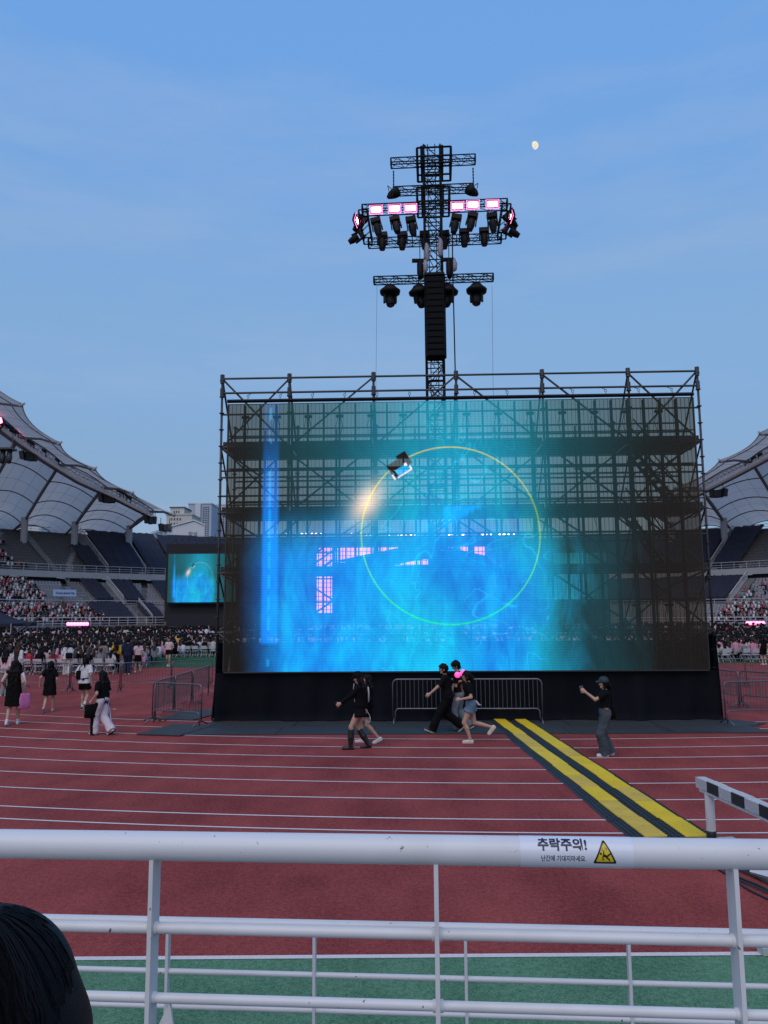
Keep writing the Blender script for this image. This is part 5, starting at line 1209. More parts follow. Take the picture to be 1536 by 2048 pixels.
    if st != 'short':
        for sx in (-1, 1): hr += [(hv(sx*.072, -.01, .02), hv(sx*.082, .0, -.10), .034, .026)]
    if st == 'long':
        L_ = fit.get('hlen', .42)
        for sx in (-1, -.35, .35, 1): hr += [(hv(sx*.06, -.06, -.02), up((sx*.095, -.100, 1.36)), .045, .036), (up((sx*.095, -.100, 1.36)), up((sx*.060+.012, -.105, 1.48-L_-.05*abs(sx))), .036, .012)]
    if st == 'tail': hr += [(hv(0, -.10, .03), hv(0, -.13, -.05), .03, .045), (hv(0, -.13, -.05), hv(0, -.12, -.20), .045, .015)]
    if st == 'short': hr += [(hv(-.06, .045, .075), hv(.06, .05, .07), .030, .028), (hv(-.07, -.01, .0), hv(-.075, -.01, -.03), .03, .015), (hv(.07, -.01, .0), hv(.075, -.01, -.03), .03, .015)]
    mk('hair', hr, hm, .025, vox, None)
    if fit.get('cap') is not None:
        mk('cap', [(hv(0, -.01, .055), hv(0, .005, .06), .108, .102), (hv(-.03, .09, .05), hv(-.03, .16, .035), .022, .016), (hv(.03, .09, .05), hv(.03, .16, .035), .022, .016)], fit['cap'], .02)
    D_ = dict(root=t_, M=M0, up=lambda v: M0 @ up(v), hv=lambda x, y, z: M0 @ hv(x, y, z), hand=[(M0 @ q[0], (M0.to_3x3() @ q[1]).normalized(), (M0.to_3x3() @ q[2]).normalized(), (M0.to_3x3() @ q[3]).normalized()) for q in wr], s=s, rot=Matrix.Rotation(R(face), 3, 'Z'), pelw=M0 @ pel)
    return D_
PHB = mat('black_phone', (.012, .012, .014), .2, 0, .1)
def phone(D_, hand, label):
    p, fd, inn, side = D_['hand'][hand]; c = p+inn*.022+fd*.03
    zx = inn; yx = (fd*.35+Vector((0, 0, 1.2))); yx = (yx-zx*yx.dot(zx)).normalized(); xx = yx.cross(zx); rot = Matrix((xx, yx, zx)).transposed()
    t_ = thing('phone', label, 'phone', c); bar('phone_body', c, (.074, .15, .010), PHB, t_, rot); bar('camera_bump', c+zx*.006+yx*.05-xx*.02, (.028, .03, .004), mat('phone_camera', (.04, .04, .045), .2), t_, rot)
def bag(label, name, c, w_, h_, d_, rz, m_, strap=None, strap_r=.010):
    c = Vector(c); t_ = thing(name, label, 'bag', c, rz); Mb = wm(t_)
    def q(x, y, z): return Mb @ Vector((x, y, z))
    mb = MB(); rings = []
    for z_, fw, fd in ((-.50, .80, .75), (-.46, .97, 1.0), (-.15, 1.02, 1.12), (.2, .96, .95), (.42, .90, .62), (.50, .84, .40)):
        rings.append([q(w_*.5*fw*math.copysign(abs(math.cos(a_))**.5, math.cos(a_))+.012*math.sin(3*a_+z_*7), d_*fd*math.copysign(abs(math.sin(a_))**.6, math.sin(a_)), h_*z_+.012*math.sin(2*a_+1)) for a_ in [2*PI*i/20 for i in range(20)]])
    me = mb.loft(rings).mesh('bag_body', m_, True)
    link('bag_body', me, t_)
    if strap: MB().path([Vector(p) for p in strap], strap_r, 6).build('strap', m_, t_, True)
    return t_

# ------------------------------------------------------------------ people walking on the track
WK = lambda f, b, **k: dict(k, lf=f, rf=b)
p5b = person('person half hidden behind the woman with knee boots, in white trainers with bare legs', (737, 1486), 1349, 88, dict(lf=(-.24, .06, .5), rf=(.16, 0, 0), drop=.02), dict(top=F_BLK, sleeve=1, bottom='shorts', pants=F_BLK, shoes=SHW, sole=SHW, style='long', skin=SKIN[0]))
p5 = person('woman in black jacket and black skirt with black knee boots looking at her phone', (720, 1498), 1345, 88, dict(lf=(.20, 0, -.05), rf=(-.17, .02, .22), drop=.02, nod=.22, lh=(-.10, .42, 1.02), rh=(.20, -.02, .92), pole=dict(lh=(-.2, -.6, -1))), dict(top=F_BLK, sleeve=1, bottom='skirt', pants=F_BLK, skirt=.70, shoes=RUB, boots=True, style='long', hlen=.48, cap=F_BLK, w=1.0))
phone(p5, 0, 'phone held out by the woman in knee boots')
MB().path([p5['up']((.20, .03, 1.36)), p5['up']((.205, .10, 1.22)), p5['up']((.20, .12, 1.05)), p5['up']((.19, .11, .97))], .016, 5).build('jacket_stripe', F_WHT, p5['root'], True)
MB().path([p5['up']((.10, -.19, 1.34)), p5['up']((.10, -.20, 1.2)), p5['up']((.10, -.19, 1.02))], .018, 5).build('jacket_stripe', F_WHT, p5['root'], True)
MB().path([p5['up']((-.02, .11, 1.43)), p5['up']((.02, .13, 1.33)), p5['up']((.04, .13, 1.22))], .008, 5).build('necklace', F_WHT, p5['root'], True)
o = MB().path([p5['up']((.10, -.14+.02*k-.012*(k-4.5)**2*(-.55)-.28*math.sin(k*PI/10)*.6, .95-.075*min(k, 5)+.05*max(0, k-6))) for k in range(10)], .008, 6).build('bag_strap', F_WHT, None, True); tag(o, 'pale strap loop hanging behind the woman in knee boots', 'strap')
p7 = person('man in black tee and grey jeans bending his head over a phone', (921, 1461), 1322, 86, dict(lf=(.10, 0, 0), rf=(-.22, .05, .45), lean=.10, nod=.55, lh=(-.06, .30, 1.14), rh=(.12, .26, 1.10), drop=.01), dict(top=F_BLK, sleeve=.5, bottom='pants', pants=fabric('washed_grey', (.17, .19, .21)), bag=.02, shoes=RUB, sole=SHW, style='short', w=1.04))
phone(p7, 0, 'phone held by the man with bent head, almost hidden')
p6 = person('man all in loose black striding left with a small cup', (897, 1466), 1326, 88, dict(lf=(.38, .03, -.35), rf=(-.30, .10, .75), lean=.13, nod=.12, drop=.035, lh=(-.22, .44, 1.02), rh=(.23, -.10, .90), pole=dict(lh=(-.4, -.5, -1))), dict(top=F_BLK, sleeve=.6, hem=.86, loose=.03, bottom='pants', pants=F_BLK, bag=.03, shoes=RUB, sole=SHW, style='short', w=1.05))
h_ = p6['hand'][0]; c = h_[0]+h_[2]*.03
t_ = thing('drink_cup', 'small pale cup held in the striding man\'s hand', 'cup', c); MB().tube(c-Vector((0, 0, .05)), c+Vector((0, 0, .05)), .024, 10, .030).build('cup_body', F_PALE, t_, True); MB().tube(c+Vector((0, 0, .05)), c+Vector((0, 0, .058)), .033, 10).build('lid', F_WHT, t_)
p8 = person('woman in denim shorts running left with a glowing pink light stick', (943, 1485), 1341, 86, dict(lf=(.03, 0, 0), rf=(-.46, .26, .9), lean=.10, drop=.03, nod=.1, rh=(.20, .16, 1.38), lh=(-.22, .22, 1.06), pole=dict(rh=(.9, -.3, -1), lh=(-.3, -1, -.4))), dict(top=F_BLK, sleeve=.5, hem=1.02, bottom='shorts', pants=F_DENIM, bag=.02, len=.36, shoes=mat('cream_sandal', (.62, .52, .42), .7), sole=mat('cream_sole', (.66, .58, .50), .7), style='tail', w=1.04, skin=SKIN[0]))
h_ = p8['hand'][1]; c = h_[0]+h_[2]*.03+Vector((0, 0, .02)); GP = mat('glowing_pink_plastic', (.9, .2, .45), .35, emit=(1, .035, .22), estr=2.2)
t_ = thing('light_stick', 'light stick with two glowing pink balls held up by the running woman', 'light stick', c)
rod('handle', c-Vector((0, 0, .09)), c+Vector((0, 0, .13)), .022, PHB, t_, 10); MB().tube(c+Vector((0, 0, .12)), c+Vector((0, 0, .15)), .035, 10).build('collar', F_WHT, t_, True)
for q, dz in ((-.070, .155), (.068, .205)): MB().ball(c+Vector((q, -.02, dz)), .068, 14, 10).build('glowing_ball', GP, t_, True)
MB().tube(c+Vector((-.05, -.02, .16)), c+Vector((.05, -.02, .20)), .03, 8).build('ball_neck', GP, t_, True)
MB().path([p8['up']((.10, -.06, .99)), p8['up']((.12, -.14, .93)), p8['up']((.12, -.19, .86)), p8['up']((.13, -.25, .84))], [.02, .03, .024, .008], 6).build('shirt_tail', F_WHT, p8['root'], True)
p9 = person('woman in dark cap and wide grey jeans filming with a raised phone', (1214, 1512), 1357, 88, dict(lf=(.06, 0, 0), rf=(-.10, .01, .1), lean=-.02, lh=(-.10, .43, 1.36), rh=(.20, -.03, .80), turn=0, pole=dict(lh=(-.3, -.4, -1)), drop=.005), dict(top=F_BLK, sleeve=.5, hem=1.04, bottom='pants', pants=F_DK, bag=.035, shoes=SHW, sole=SHW, style='tail', cap=mat('dark_teal_cap', (.012, .03, .036), .7), w=1.0))
phone(p9, 0, 'black phone held up by the woman in the cap')
MB().tube(p9['up']((.06, .113, 1.25)), p9['up']((-.05, .113, 1.24)), .012, 5).tube(p9['up']((.05, .112, 1.22)), p9['up']((-.06, .112, 1.215)), .008, 5).build('shirt_print', F_GREY, p9['root'])
h_ = p9['hand'][1]; c = h_[0]+h_[2]*.02-Vector((0, 0, .03)); PKU = mat('pale_pink_plastic', (.66, .34, .40), .45, 0, .1)
t_ = thing('light_stick', 'unlit pale pink light stick hanging from the filming woman\'s hand', 'light stick', c); rod('handle', c-Vector((0, 0, .10)), c+Vector((0, 0, .04)), .026, PHB, t_, 10)
MB().ball(c+Vector((.0, -.03, .06)), .05, 10, 8, (1.4, 1, .8)).build('head', PKU, t_, True); MB().ball(c+Vector((0, -.02, -.12)), .042, 10, 8, (1.4, 1, .8)).build('cap', PKU, t_, True)
bag('black shoulder bag on the hip of the woman in the cap', 'shoulder_bag', p9['up']((.12, -.19, .93)), .26, .26, .05, R(88), F_BLK, [p9['up']((.12, -.17, 1.05)), p9['up']((.0, -.14, 1.3)), p9['up']((-.1, -.04, 1.42)), p9['up']((-.1, .10, 1.3))])
# the four women walking away on the left
p1 = person('woman in black dress over white sleeves walking away with a pink bag', (24, 1450), 1322, 12, dict(lf=(-.16, .03, .3), rf=(.20, 0, 0), lh=(-.24, .06, 1.0), rh=(.24, .02, .88)), dict(top=F_BLK, sleeve=0, bottom='dress', pants=F_BLK, skirt=.50, shoes=SHW, sole=SHW, style='long', hlen=.46, socks=F_WHT, sockh=.12, face=False))
for i in (0, 1):
    hnd = p1['hand'][i]; sx = (-1, 1)[i]; a = p1['up']((sx*.175, 0, 1.34)); b = hnd[0]-hnd[1]*.09; m_ = a.lerp(b, .5)+p1['rot'] @ Vector((sx*.05, -.06, 0))
    MB().path([a, m_, b], [.062, .058, .045], 8).build('sleeve', F_WHT, p1['root'], True)
bag('pink tote bag hanging at the side of the woman in the black dress', 'tote_bag', p1['hand'][1][0]-Vector((-.02, 0, .22)), .34, .42, .05, R(60), fabric('bright_pink', (.66, .20, .42)), [p1['hand'][1][0]+Vector((-.05, 0, -.05)), p1['hand'][1][0]+Vector((0, 0, .03)), p1['hand'][1][0]+Vector((.06, .02, -.06))])
p2 = person('woman in short black dress walking away beside the far barrier', (97, 1424), 1324, 10, dict(lf=(-.26, .08, .7), rf=(.14, 0, 0), lh=(-.30, -.06, .92), rh=(.25, .06, .86)), dict(top=F_BLK, sleeve=.5, bottom='dress', pants=F_BLK, skirt=.56, shoes=fabric('grey_trainer', (.4, .4, .42)), style='tail', face=False))
p3 = person('person in white T-shirt and black shorts with a black crossbody bag walking away', (167, 1420), 1315, 0, dict(lf=(.14, 0, 0), rf=(-.22, .10, .9), lh=(-.24, .04, .90), rh=(.24, -.05, .88)), dict(top=F_WHT, sleeve=.6, hem=.84, loose=.03, bottom='shorts', pants=F_BLK, len=.52, bag=.02, shoes=RUB, sole=SHW, socks=F_WHT, sockh=.3, style='tail', face=False))
bag('black crossbody bag on the back of the white T-shirt walker', 'crossbody_bag', p3['up']((-.17, -.12, 1.10)), .14, .26, .045, .3, F_BLK, [p3['up']((-.17, -.14, 1.16)), p3['up']((-.12, -.15, 1.36)), p3['up']((-.08, .0, 1.44)), p3['up']((0, .15, 1.2)), p3['up']((.17, .10, .99)), p3['up']((.15, -.13, 1.01)), p3['up']((-.1, -.155, .98))], .014)
p4 = person('woman with very long black hair in black and white track trousers', (203, 1470), 1343, 62, dict(lf=(.16, 0, 0), rf=(-.24, .06, .5), lh=(-.26, .12, .92), rh=(.23, .14, .88), lean=.05, nod=.1, drop=.01), dict(top=F_BLK, sleeve=.5, hem=.96, bottom='pants', pants=fabric('track_white', (.58, .52, .56)), stripe=F_BLK, bag=.04, shoes=SHW, sole=RUB, style='long', hlen=.62, face=False))
MB().path([p4['up']((.195, -.02, .80)), p4['up']((.20, -.05, .55)), p4['up']((.20, -.10, .30)), p4['up']((.205, -.14, .10))], .012, 5).build('trouser_piping', F_WHT, p4['root'], True)
hd2 = p4['hand'][0][0]; bag('black bag swinging from the hand of the woman in track trousers', 'handbag', hd2-Vector((0.0, 0, .20)), .26, .32, .07, R(40), F_BLK, [hd2+Vector((-.04, 0, -.06)), hd2+Vector((0, 0, .02)), hd2+Vector((.04, 0, -.06))])
# people standing and strolling beyond the far barriers
V2 = .015
def bystander(label, foot, top, face, pose, fit): fit.setdefault('face', False); fit.setdefault('shoes', SHW); return person(label, foot, top, face, pose, fit, V2)
bystander('woman with long red brown hair standing at the barrier on the far left', (33, 1374), 1288, -20, dict(), dict(top=F_WHT, sleeve=1, pants=F_BLK, style='long', hlen=.62, hair=HAIRR))
bystander('person in pink jacket behind the barrier among the seats', (110, 1347), 1288, -40, dict(lf=(.08, 0, 0)), dict(top=F_PINK, sleeve=1, hem=.84, loose=.03, pants=F_BLK, style='long', hlen=.3))
q = bystander('woman all in white with a black shoulder bag behind the barrier', (133, 1352), 1286, 15, dict(lf=(.12, 0, 0), rf=(-.14, .03, .3)), dict(top=F_WHT, sleeve=1, hem=.84, pants=fabric('cream_white', (.5, .48, .46)), bag=.04, style='tail', loose=.04))
bag('black shoulder bag on the woman dressed in white', 'shoulder_bag', q['up']((.10, -.17, 1.02)), .34, .28, .06, R(15), F_BLK, [q['up']((.1, -.15, 1.1)), q['up']((-.04, -.16, 1.3)), q['up']((-.12, -.03, 1.42))])
bystander('person in brown grey hooded top with bare legs standing behind the barrier', (205, 1347), 1283, 0, dict(), dict(top=F_BRN, sleeve=1, hem=.80, loose=.05, bottom='shorts', pants=F_BLK, len=.3, style='short', w=1.1))
bystander('woman in yellow top and black trousers standing behind the barrier', (231, 1345), 1282, 20, dict(), dict(top=F_YEL, sleeve=1, hem=.92, pants=F_BLK, bag=.02, style='long', hlen=.36))
bystander('tall person in navy clothes standing behind the barrier', (254, 1349), 1273, 5, dict(lf=(.1, 0, 0)), dict(top=F_NAVY, sleeve=1, hem=.84, pants=F_NAVY, bag=.025, style='short', w=1.06))
q = bystander('woman in pink T-shirt and black skirt walking with a pink bag', (275, 1345), 1283, 25, dict(lf=(.14, 0, 0), rf=(-.20, .06, .6)), dict(top=F_PALE, sleeve=.5, bottom='skirt', pants=F_BLK, skirt=.60, style='tail'))
bag('pink bag carried by the woman in the black skirt', 'handbag', q['hand'][1][0]-Vector((-.04, 0, .14)), .26, .34, .06, .4, F_PINK, [q['hand'][1][0]+Vector((-.04, 0, -.04)), q['hand'][1][0]+Vector((0, 0, .03)), q['hand'][1][0]+Vector((.08, 0, -.05))])
bystander('woman in pink top and black shorts walking towards the camera on the grass', (337, 1333), 1276, 175, dict(lf=(.14, 0, 0), rf=(-.16, .05, .4), lh=(-.2, .15, 1.02)), dict(top=F_PALE, sleeve=.5, hem=.98, bottom='shorts', pants=F_BLK, len=.45, style='long', hlen=.3, hair=HAIRR, face=True))
bystander('steward in yellow vest and black trousers beside the white chairs', (355, 1312), 1271, 15, dict(), dict(top=F_YEL, sleeve=.5, hem=.90, pants=F_BLK, bag=.015, style='short'))
bystander('person in black T-shirt standing beyond the barriers at the right picture edge', (1529, 1330), 1270, 10, dict(), dict(top=F_BLK, sleeve=.5, hem=.84, bottom='shorts', pants=F_BLK, len=.7, style='tail'))
bystander('person in dark clothes standing among the seats on the far left', (8, 1392), 1300, -10, dict(), dict(top=F_PALE, sleeve=1, hem=.84, pants=F_GREY, bag=.02, style='long', hlen=.3))
# ================================================================== SEATED CROWD ON THE FIELD AND IN THE STANDS
def ring8(c, rx, ry, n=7, tilt=0.0): return [Vector((c[0]+rx*math.cos(2*PI*i/n), c[1]+ry*math.sin(2*PI*i/n), c[2])) for i in range(n)]
def seated(variant):
    """low spectator seen from behind, sitting, facing +Y. slots: hair, skin, top, bottoms"""
    rr = random.Random(variant); mb = MB(); ln = rr.uniform(-.02, .06); wx = rr.uniform(.92, 1.08)
    mb.mi = 2; mb.loft([ring8((0, 0, .44), .165*wx, .13), ring8((0, .0+ln*.3, .62), .155*wx, .115), ring8((0, ln*.7, .88), .180*wx, .105), ring8((0, ln, 1.00), .17*wx, .095), ring8((0, ln, 1.055), .07, .06)])
    up_arm = variant == 5
    for sx in (-1, 1):
        sh_ = Vector((sx*.19*wx, ln, .97)); 
        if up_arm and sx > 0:
            mb.mi = 2; mb.tube(sh_, (sx*.24, .12, 1.12), .05, 5, .045); mb.mi = 1; mb.tube((sx*.24, .12, 1.12), (sx*.17, .20, 1.36), .036, 5, .03); mb.ball((sx*.165, .205, 1.40), .04, 5, 4)
        else:
            mb.mi = 2; mb.tube(sh_, (sx*.24, .05, .74), .052, 5, .045); mb.mi = 1; mb.tube((sx*.24, .05, .74), (sx*.12, .30, .66), .037, 5, .03)
    mb.mi = 3
    for sx in (-1, 1): mb.tube((sx*.09, .02, .50), (sx*.11, .44, .50), .085, 6, .065).tube((sx*.11, .44, .50), (sx*.11, .42, .06), .06, 5, .045)
    mb.mi = 1; mb.tube((0, ln, 1.03), (0, ln+.01, 1.12), .05, 6); mb.ball((0, ln+.025, 1.19), .092, 7, 5, (.9, 1, 1.15))
    mb.mi = 0; mb.ball((0, ln-.012, 1.215), .106, 8, 5, (.95, 1.0, 1.05))
    if variant in (0, 2, 3, 6): mb.loft([ring8((0, ln-.06, 1.22), .09, .05), ring8((0, ln-.10, 1.05), .11, .045), ring8((0, ln-.12, .84), .09, .035)])
    if variant == 1: mb.tube((0, ln-.10, 1.24), (0, ln-.13, 1.02), .04, 5, .015)
    if variant == 4: mb.tube((-.0, ln+.06, 1.24), (0, ln+.17, 1.235), .08, 6, .06)
    return mb
HAIRS = [HAIRB, HAIRB, HAIRB, mat('dark_brown_hair', (.028, .016, .012), .45, 0, .3, 30), HAIRR]
TOPS = [(F_BLK, 'black'), (F_BLK, 'black'), (F_BLK, 'black'), (F_BLK, 'black'), (F_WHT, 'white'), (F_WHT, 'white'), (F_PALE, 'pale pink'), (F_PINK, 'pink'), (F_NAVY, 'navy'), (F_GREY, 'grey'), (fabric('cream', (.5, .47, .42)), 'cream'), (F_RED, 'red')]
BOTS = [F_BLK, F_DENIM, F_DK, F_NAVY]
HAIRW = {0: 'long hair', 1: 'a pony tail', 2: 'long hair', 3: 'long hair', 4: 'a cap', 5: 'one arm raised', 6: 'long hair', 7: 'short hair'}
NVAR = 8
smb = [seated(v) for v in range(NVAR)]
smesh = [m_.mesh('spectator', [HAIRB, SKIN[0], F_BLK, F_BLK]) for m_ in smb]
# folding chair
ch = thing('folding_chair', 'x', 'chair', group='white folding chairs on the grass')
CHW = mat('white_chair_plastic', (.55, .55, .57), .45, 0, .08, 8)
MB().box((0, .02, .45), (.42, .40, .03)).build('seat', CHW, ch)
MB().hexa([Vector(p) for p in ((-.21, -.22, .58), (.21, -.22, .58), (.21, -.20, .58), (-.21, -.20, .58), (-.20, -.28, .82), (.20, -.28, .82), (.20, -.26, .82), (-.20, -.26, .82))]).build('backrest', CHW, ch)
for sx in (-1, 1):
    rod('leg', (sx*.215, .24, .01), (sx*.215, -.28, .82), .013, CHW, ch, 5); rod('leg', (sx*.20, -.26, .01), (sx*.20, .20, .45), .013, CHW, ch, 5)
rod('stretcher', (-.2, -.19, .16), (.2, -.19, .16), .010, CHW, ch, 5); freeze(ch); _cf = [True]; nchair = [0]
def inview(p):
    x, y = to_px(p); return -15 < x < 1551 and 0 < y < 2048
LOCX = s_px
def clear_view(x):    # not hidden behind the black curtain and the bright part of the wall
    return x < 446 or x > 1424
seats = []
def block_rows(x0, x1, y0, y1, dx, dy, fill, aisle=None, blk='field'):
    y = y0; row = 0
    while y < y1:
        x = x0+random.uniform(0, .2)
        while x < x1:
            if (aisle is None or abs((x-aisle) % 9.0) > .9) and random.random() < fill: seats.append((x+random.uniform(-.06, .06), y+random.uniform(-.08, .08), row, blk))
            x += dx
        y += dy; row += 1
def gx(px, py): return at_z(px, py).x
block_rows(-33, -14.2, 41.5, 56, .62, .95, .90, None, 'nearer left block'); block_rows(-38, -11.8, 57.5, 70, .60, .92, .93, None, 'middle left block'); block_rows(-42, -9, 71, 109, .60, .92, .95, -20, 'far left block')
block_rows(19.5, 34, 47.5, 60, .60, .92, .92, None, 'nearer right block'); block_rows(17, 42, 61, 109, .60, .92, .95, 24, 'far right block')
block_rows(-9, 17, 60, 104, 1.25, 1.9, .85)
def wedge(x, y):
    p = to_px((x, y, .9)); return -20 < p[0] < 1556
seats = [q for q in seats if wedge(q[0], q[1]) and not (q[3] == 'middle left block' and q[2] == 0 and to_px((q[0], q[1], .9))[0] > 322)]
vis = sorted([q for q in seats if clear_view(to_px((q[0], q[1], .9))[0])], key=lambda q: (q[2] > 4 and q[1] > 50, q[1]))
hid = [q for q in seats if not clear_view(to_px((q[0], q[1], .9))[0])]
NEARP = []; ROWN = names+['fourteenth', 'fifteenth', 'sixteenth', 'seventeenth', 'eighteenth', 'nineteenth', 'twentieth']
for q in vis[:280]:
    v = random.randrange(NVAR); tp_, cn = random.choice(TOPS); o = link('spectator', smesh[v], None, TR((q[0], q[1], 0), random.gauss(0, .3), 0, 0, random.uniform(.94, 1.08)))
    side = 'left' if q[0] < 0 else 'right'
    NEARP.append((q, f'{cn} top with {HAIRW[v]}')); tag(o, f'seated spectator in {cn} top with {HAIRW[v]}, {ROWN[min(q[2], 19)]} row of {q[3]}', 'person', 'spectators seated on the field')
    for i, m_ in ((0, random.choice(HAIRS)), (2, tp_), (3, random.choice(BOTS))): o.material_slots[i].link = 'OBJECT'; o.material_slots[i].material = m_
# the nearest chairs one by one, those in view; then the mass
for q, who in NEARP:
    if not ((q[0] > -22 and q[1] < 47.5 and q[0] < 0) or (-22 < q[0] < -8 and 56 < q[1] < 60.5) or (q[0] > 15 and q[1] < 52)): continue
    M = TR((q[0], q[1]-.05, 0), random.gauss(0, .06)); lab = f'white chair under spectator in {who}, {ROWN[min(q[2], 19)]} row, {q[3]}'
    if len(lab.split()) > 15: lab = lab.replace('white ', '')
    if _cf[0]: _cf[0] = False; place(ch, M); ch['label'] = lab
    else: dup(ch, M, lab)
for k in range(9):      # empty chairs at the open end of the farther left block
    P = at_z(330+k*13, 1311); dup(ch, TR((P.x, P.y-.3*(k % 2), 0), random.gauss(.1, .12)), 'empty white folding chair at the open front edge of the far left seat block')
def mass(name, label_, pts, mbs, mats_fn, group=None):
    """many far figures joined into one mesh of kind stuff. pts: (x, y, z, rot, scale, variant)"""
    mats_ = [HAIRB, HAIRR, SKIN[0]]+[t_[0] for t_ in TOPS[3:]]+BOTS; ntop = len(TOPS)-3
    Vs, Ls, Ts, Ms = [], [], [], []; off = 0; per = []
    for v in range(len(mbs)):
        a = np.array(mbs[v].v); L_ = np.concatenate([np.array(f) for f in mbs[v].f]); T_ = np.array([len(f) for f in mbs[v].f]); per.append((a, L_, T_, np.array(mbs[v].m)))
    for x, y, z, rz, sc_, v in pts:
        a, L_, T_, m_ = per[v]; c_, s_ = math.cos(rz)*sc_, math.sin(rz)*sc_
        Vs.append(np.stack([x+a[:, 0]*c_-a[:, 1]*s_, y+a[:, 0]*s_+a[:, 1]*c_, z+a[:, 2]*sc_], 1)); Ls.append(L_+off); Ts.append(T_); off += len(a)
        tp_ = 3+(random.randrange(ntop) if random.random() < .82 else 0); lut = np.array([1 if random.random() < .08 else 0, 2, tp_, 3+ntop+random.randrange(len(BOTS))]); Ms.append(lut[m_])
    if not Vs: return
    Vs, Ls, Ts, Ms = map(np.concatenate, (Vs, Ls, Ts, Ms)); me = bpy.data.meshes.new(name)
    me.vertices.add(len(Vs)); me.vertices.foreach_set('co', Vs.astype(np.float32).ravel()); me.loops.add(len(Ls)); me.loops.foreach_set('vertex_index', Ls.astype(np.int32))
    me.polygons.add(len(Ts)); st = np.concatenate([[0], np.cumsum(Ts)[:-1]]).astype(np.int32); me.polygons.foreach_set('loop_start', st); me.polygons.foreach_set('loop_total', Ts.astype(np.int32))
    for m_ in mats_: me.materials.append(m_)
    me.polygons.foreach_set('material_index', Ms.astype(np.int32)); me.update(calc_edges=True); o = link(name, me); tag(o, label_, 'crowd', None, 'stuff'); return o
def far_body(v):
    rr = random.Random(v+50); mb = MB(); n_ = 5
    mb.mi = 2; mb.loft([ring8((0, 0, .40), .17, .12, n_), ring8((0, .02, .72), .165, .11, n_), ring8((0, .02, .96), .205, .10, n_), ring8((0, .02, 1.06), .08, .06, n_)])
    mb.mi = 3; mb.loft([[Vector((-.17, .05, .40)), Vector((.17, .05, .40)), Vector((.17, .05, .58)), Vector((-.17, .05, .58))], [Vector((-.17, .48, .42)), Vector((.17, .48, .42)), Vector((.17, .48, .56)), Vector((-.17, .48, .56))]])
    mb.mi = 1; mb.ball((0, .05, 1.16), .10, 5, 4); mb.mi = 0; mb.ball((0, .0, 1.20), .112, 7, 5)
    if v % 3 == 0: mb.loft([ring8((0, -.06, 1.2), .09, .05, 4), ring8((0, -.1, .9), .10, .04, 4)])
    if v == 1: mb.mi = 1; mb.tube((.19, .06, .98), (.17, .18, 1.30), .032, 5)
    return mb
fmb = [far_body(v) for v in range(12)]
mass('field_crowd', 'dense seated crowd of spectators filling the field towards the far stage', [(q[0], q[1], 0, random.gauss(0, .35), random.uniform(.92, 1.12)*(1.30 if q[1] > 84 and random.random() < .45 else 1), random.randrange(12)) for q in vis[280:]+hid], fmb, None)
# spectators in the left and right stands
for side in ('left', 'right'):
    st = STAND[side]; c, s, T = st['c'], st['s'], st['T']; pts = []
    def rows(r0, z0, r1, z1, n_, ta, tb, fill, ragged=0.0):
        for i in range(n_):
            r_ = r0+(r1-r0)*(i+.5)/n_; z = z0+(z1-z0)*i/n_; k = int(abs(tb-ta)*r_/.56); t_lo = min(ta, tb)+ragged*random.random()
            for j in range(k):
                th = min(ta, tb)+abs(tb-ta)*(j+random.uniform(.3, .7))/k
                if th < t_lo or random.random() > fill: continue
                p = rp_(c, s, r_, th, z); pts.append((p.x, p.y, p.z, math.atan2(-(c[0]-p.x), (c[1]-p.y)) + random.gauss(0, .4), random.uniform(.92, 1.1), random.randrange(12)))
    zl0, zm, zl1, zdk, zbk, t1 = (st[k] for k in ('zl0', 'zm', 'zl1', 'zdk', 'zbk', 't1'))
    if side == 'left':
        rows(53.6, zl0+.1, 59, zm, 6, T(214, 55), t1, .96, R(1.2)); rows(60.3, zm+.5, 67.2, zl1, 8, T(98, 62), t1, .95, R(2.0)); rows(70.6, zdk+.15, 84, zbk, 13, T(48, 72), t1, .9, R(3.5))
    else:
        rows(53.6, zl0+.1, 59, zm, 6, T(1420, 55), t1, .92, R(1)); rows(60.3, zm+.5, 67.2, zl1, 5, T(1500, 62), t1, .9, R(2)); rows(60.3, zm+.5, 64, zm+(zl1-zm)*.5, 4, T(1462, 62), T(1505, 62), .7, R(2))
    mass('stand_crowd', f'packed spectators filling the tiers of the {side} grandstand', pts, fmb, None)
# pink lamp rows in front of the stands
for px, py, Y, n_, lab in ((156, 1248, 92, 7, 'left'), (1510, 1246, 92, 6, 'right')):
    P = at_Y(px, py, Y); t_ = thing('lamp_row', f'row of lamps burning bright pink low in front of the {lab} stand', 'stage light', (P.x, P.y, 0))
    MB().box((P.x, Y+.1, P.z), (n_*.34+.2, .3, .5)).build('lamp_bar', GRD, t_)
    for sx in (-1, 1): rod('stand', (P.x+sx*.9, Y+.1, 0), (P.x+sx*.9, Y+.1, P.z-.2), .05, GRD, t_, 6)
    for i in range(n_): MB().ball((P.x+(i-(n_-1)/2)*.36, Y-.10, P.z), .23, 8, 6).build('lamp', mat('row_pink_lamp', (.9, .5, .7), .4, emit=(1, .13, .34), estr=4.5), t_, True)
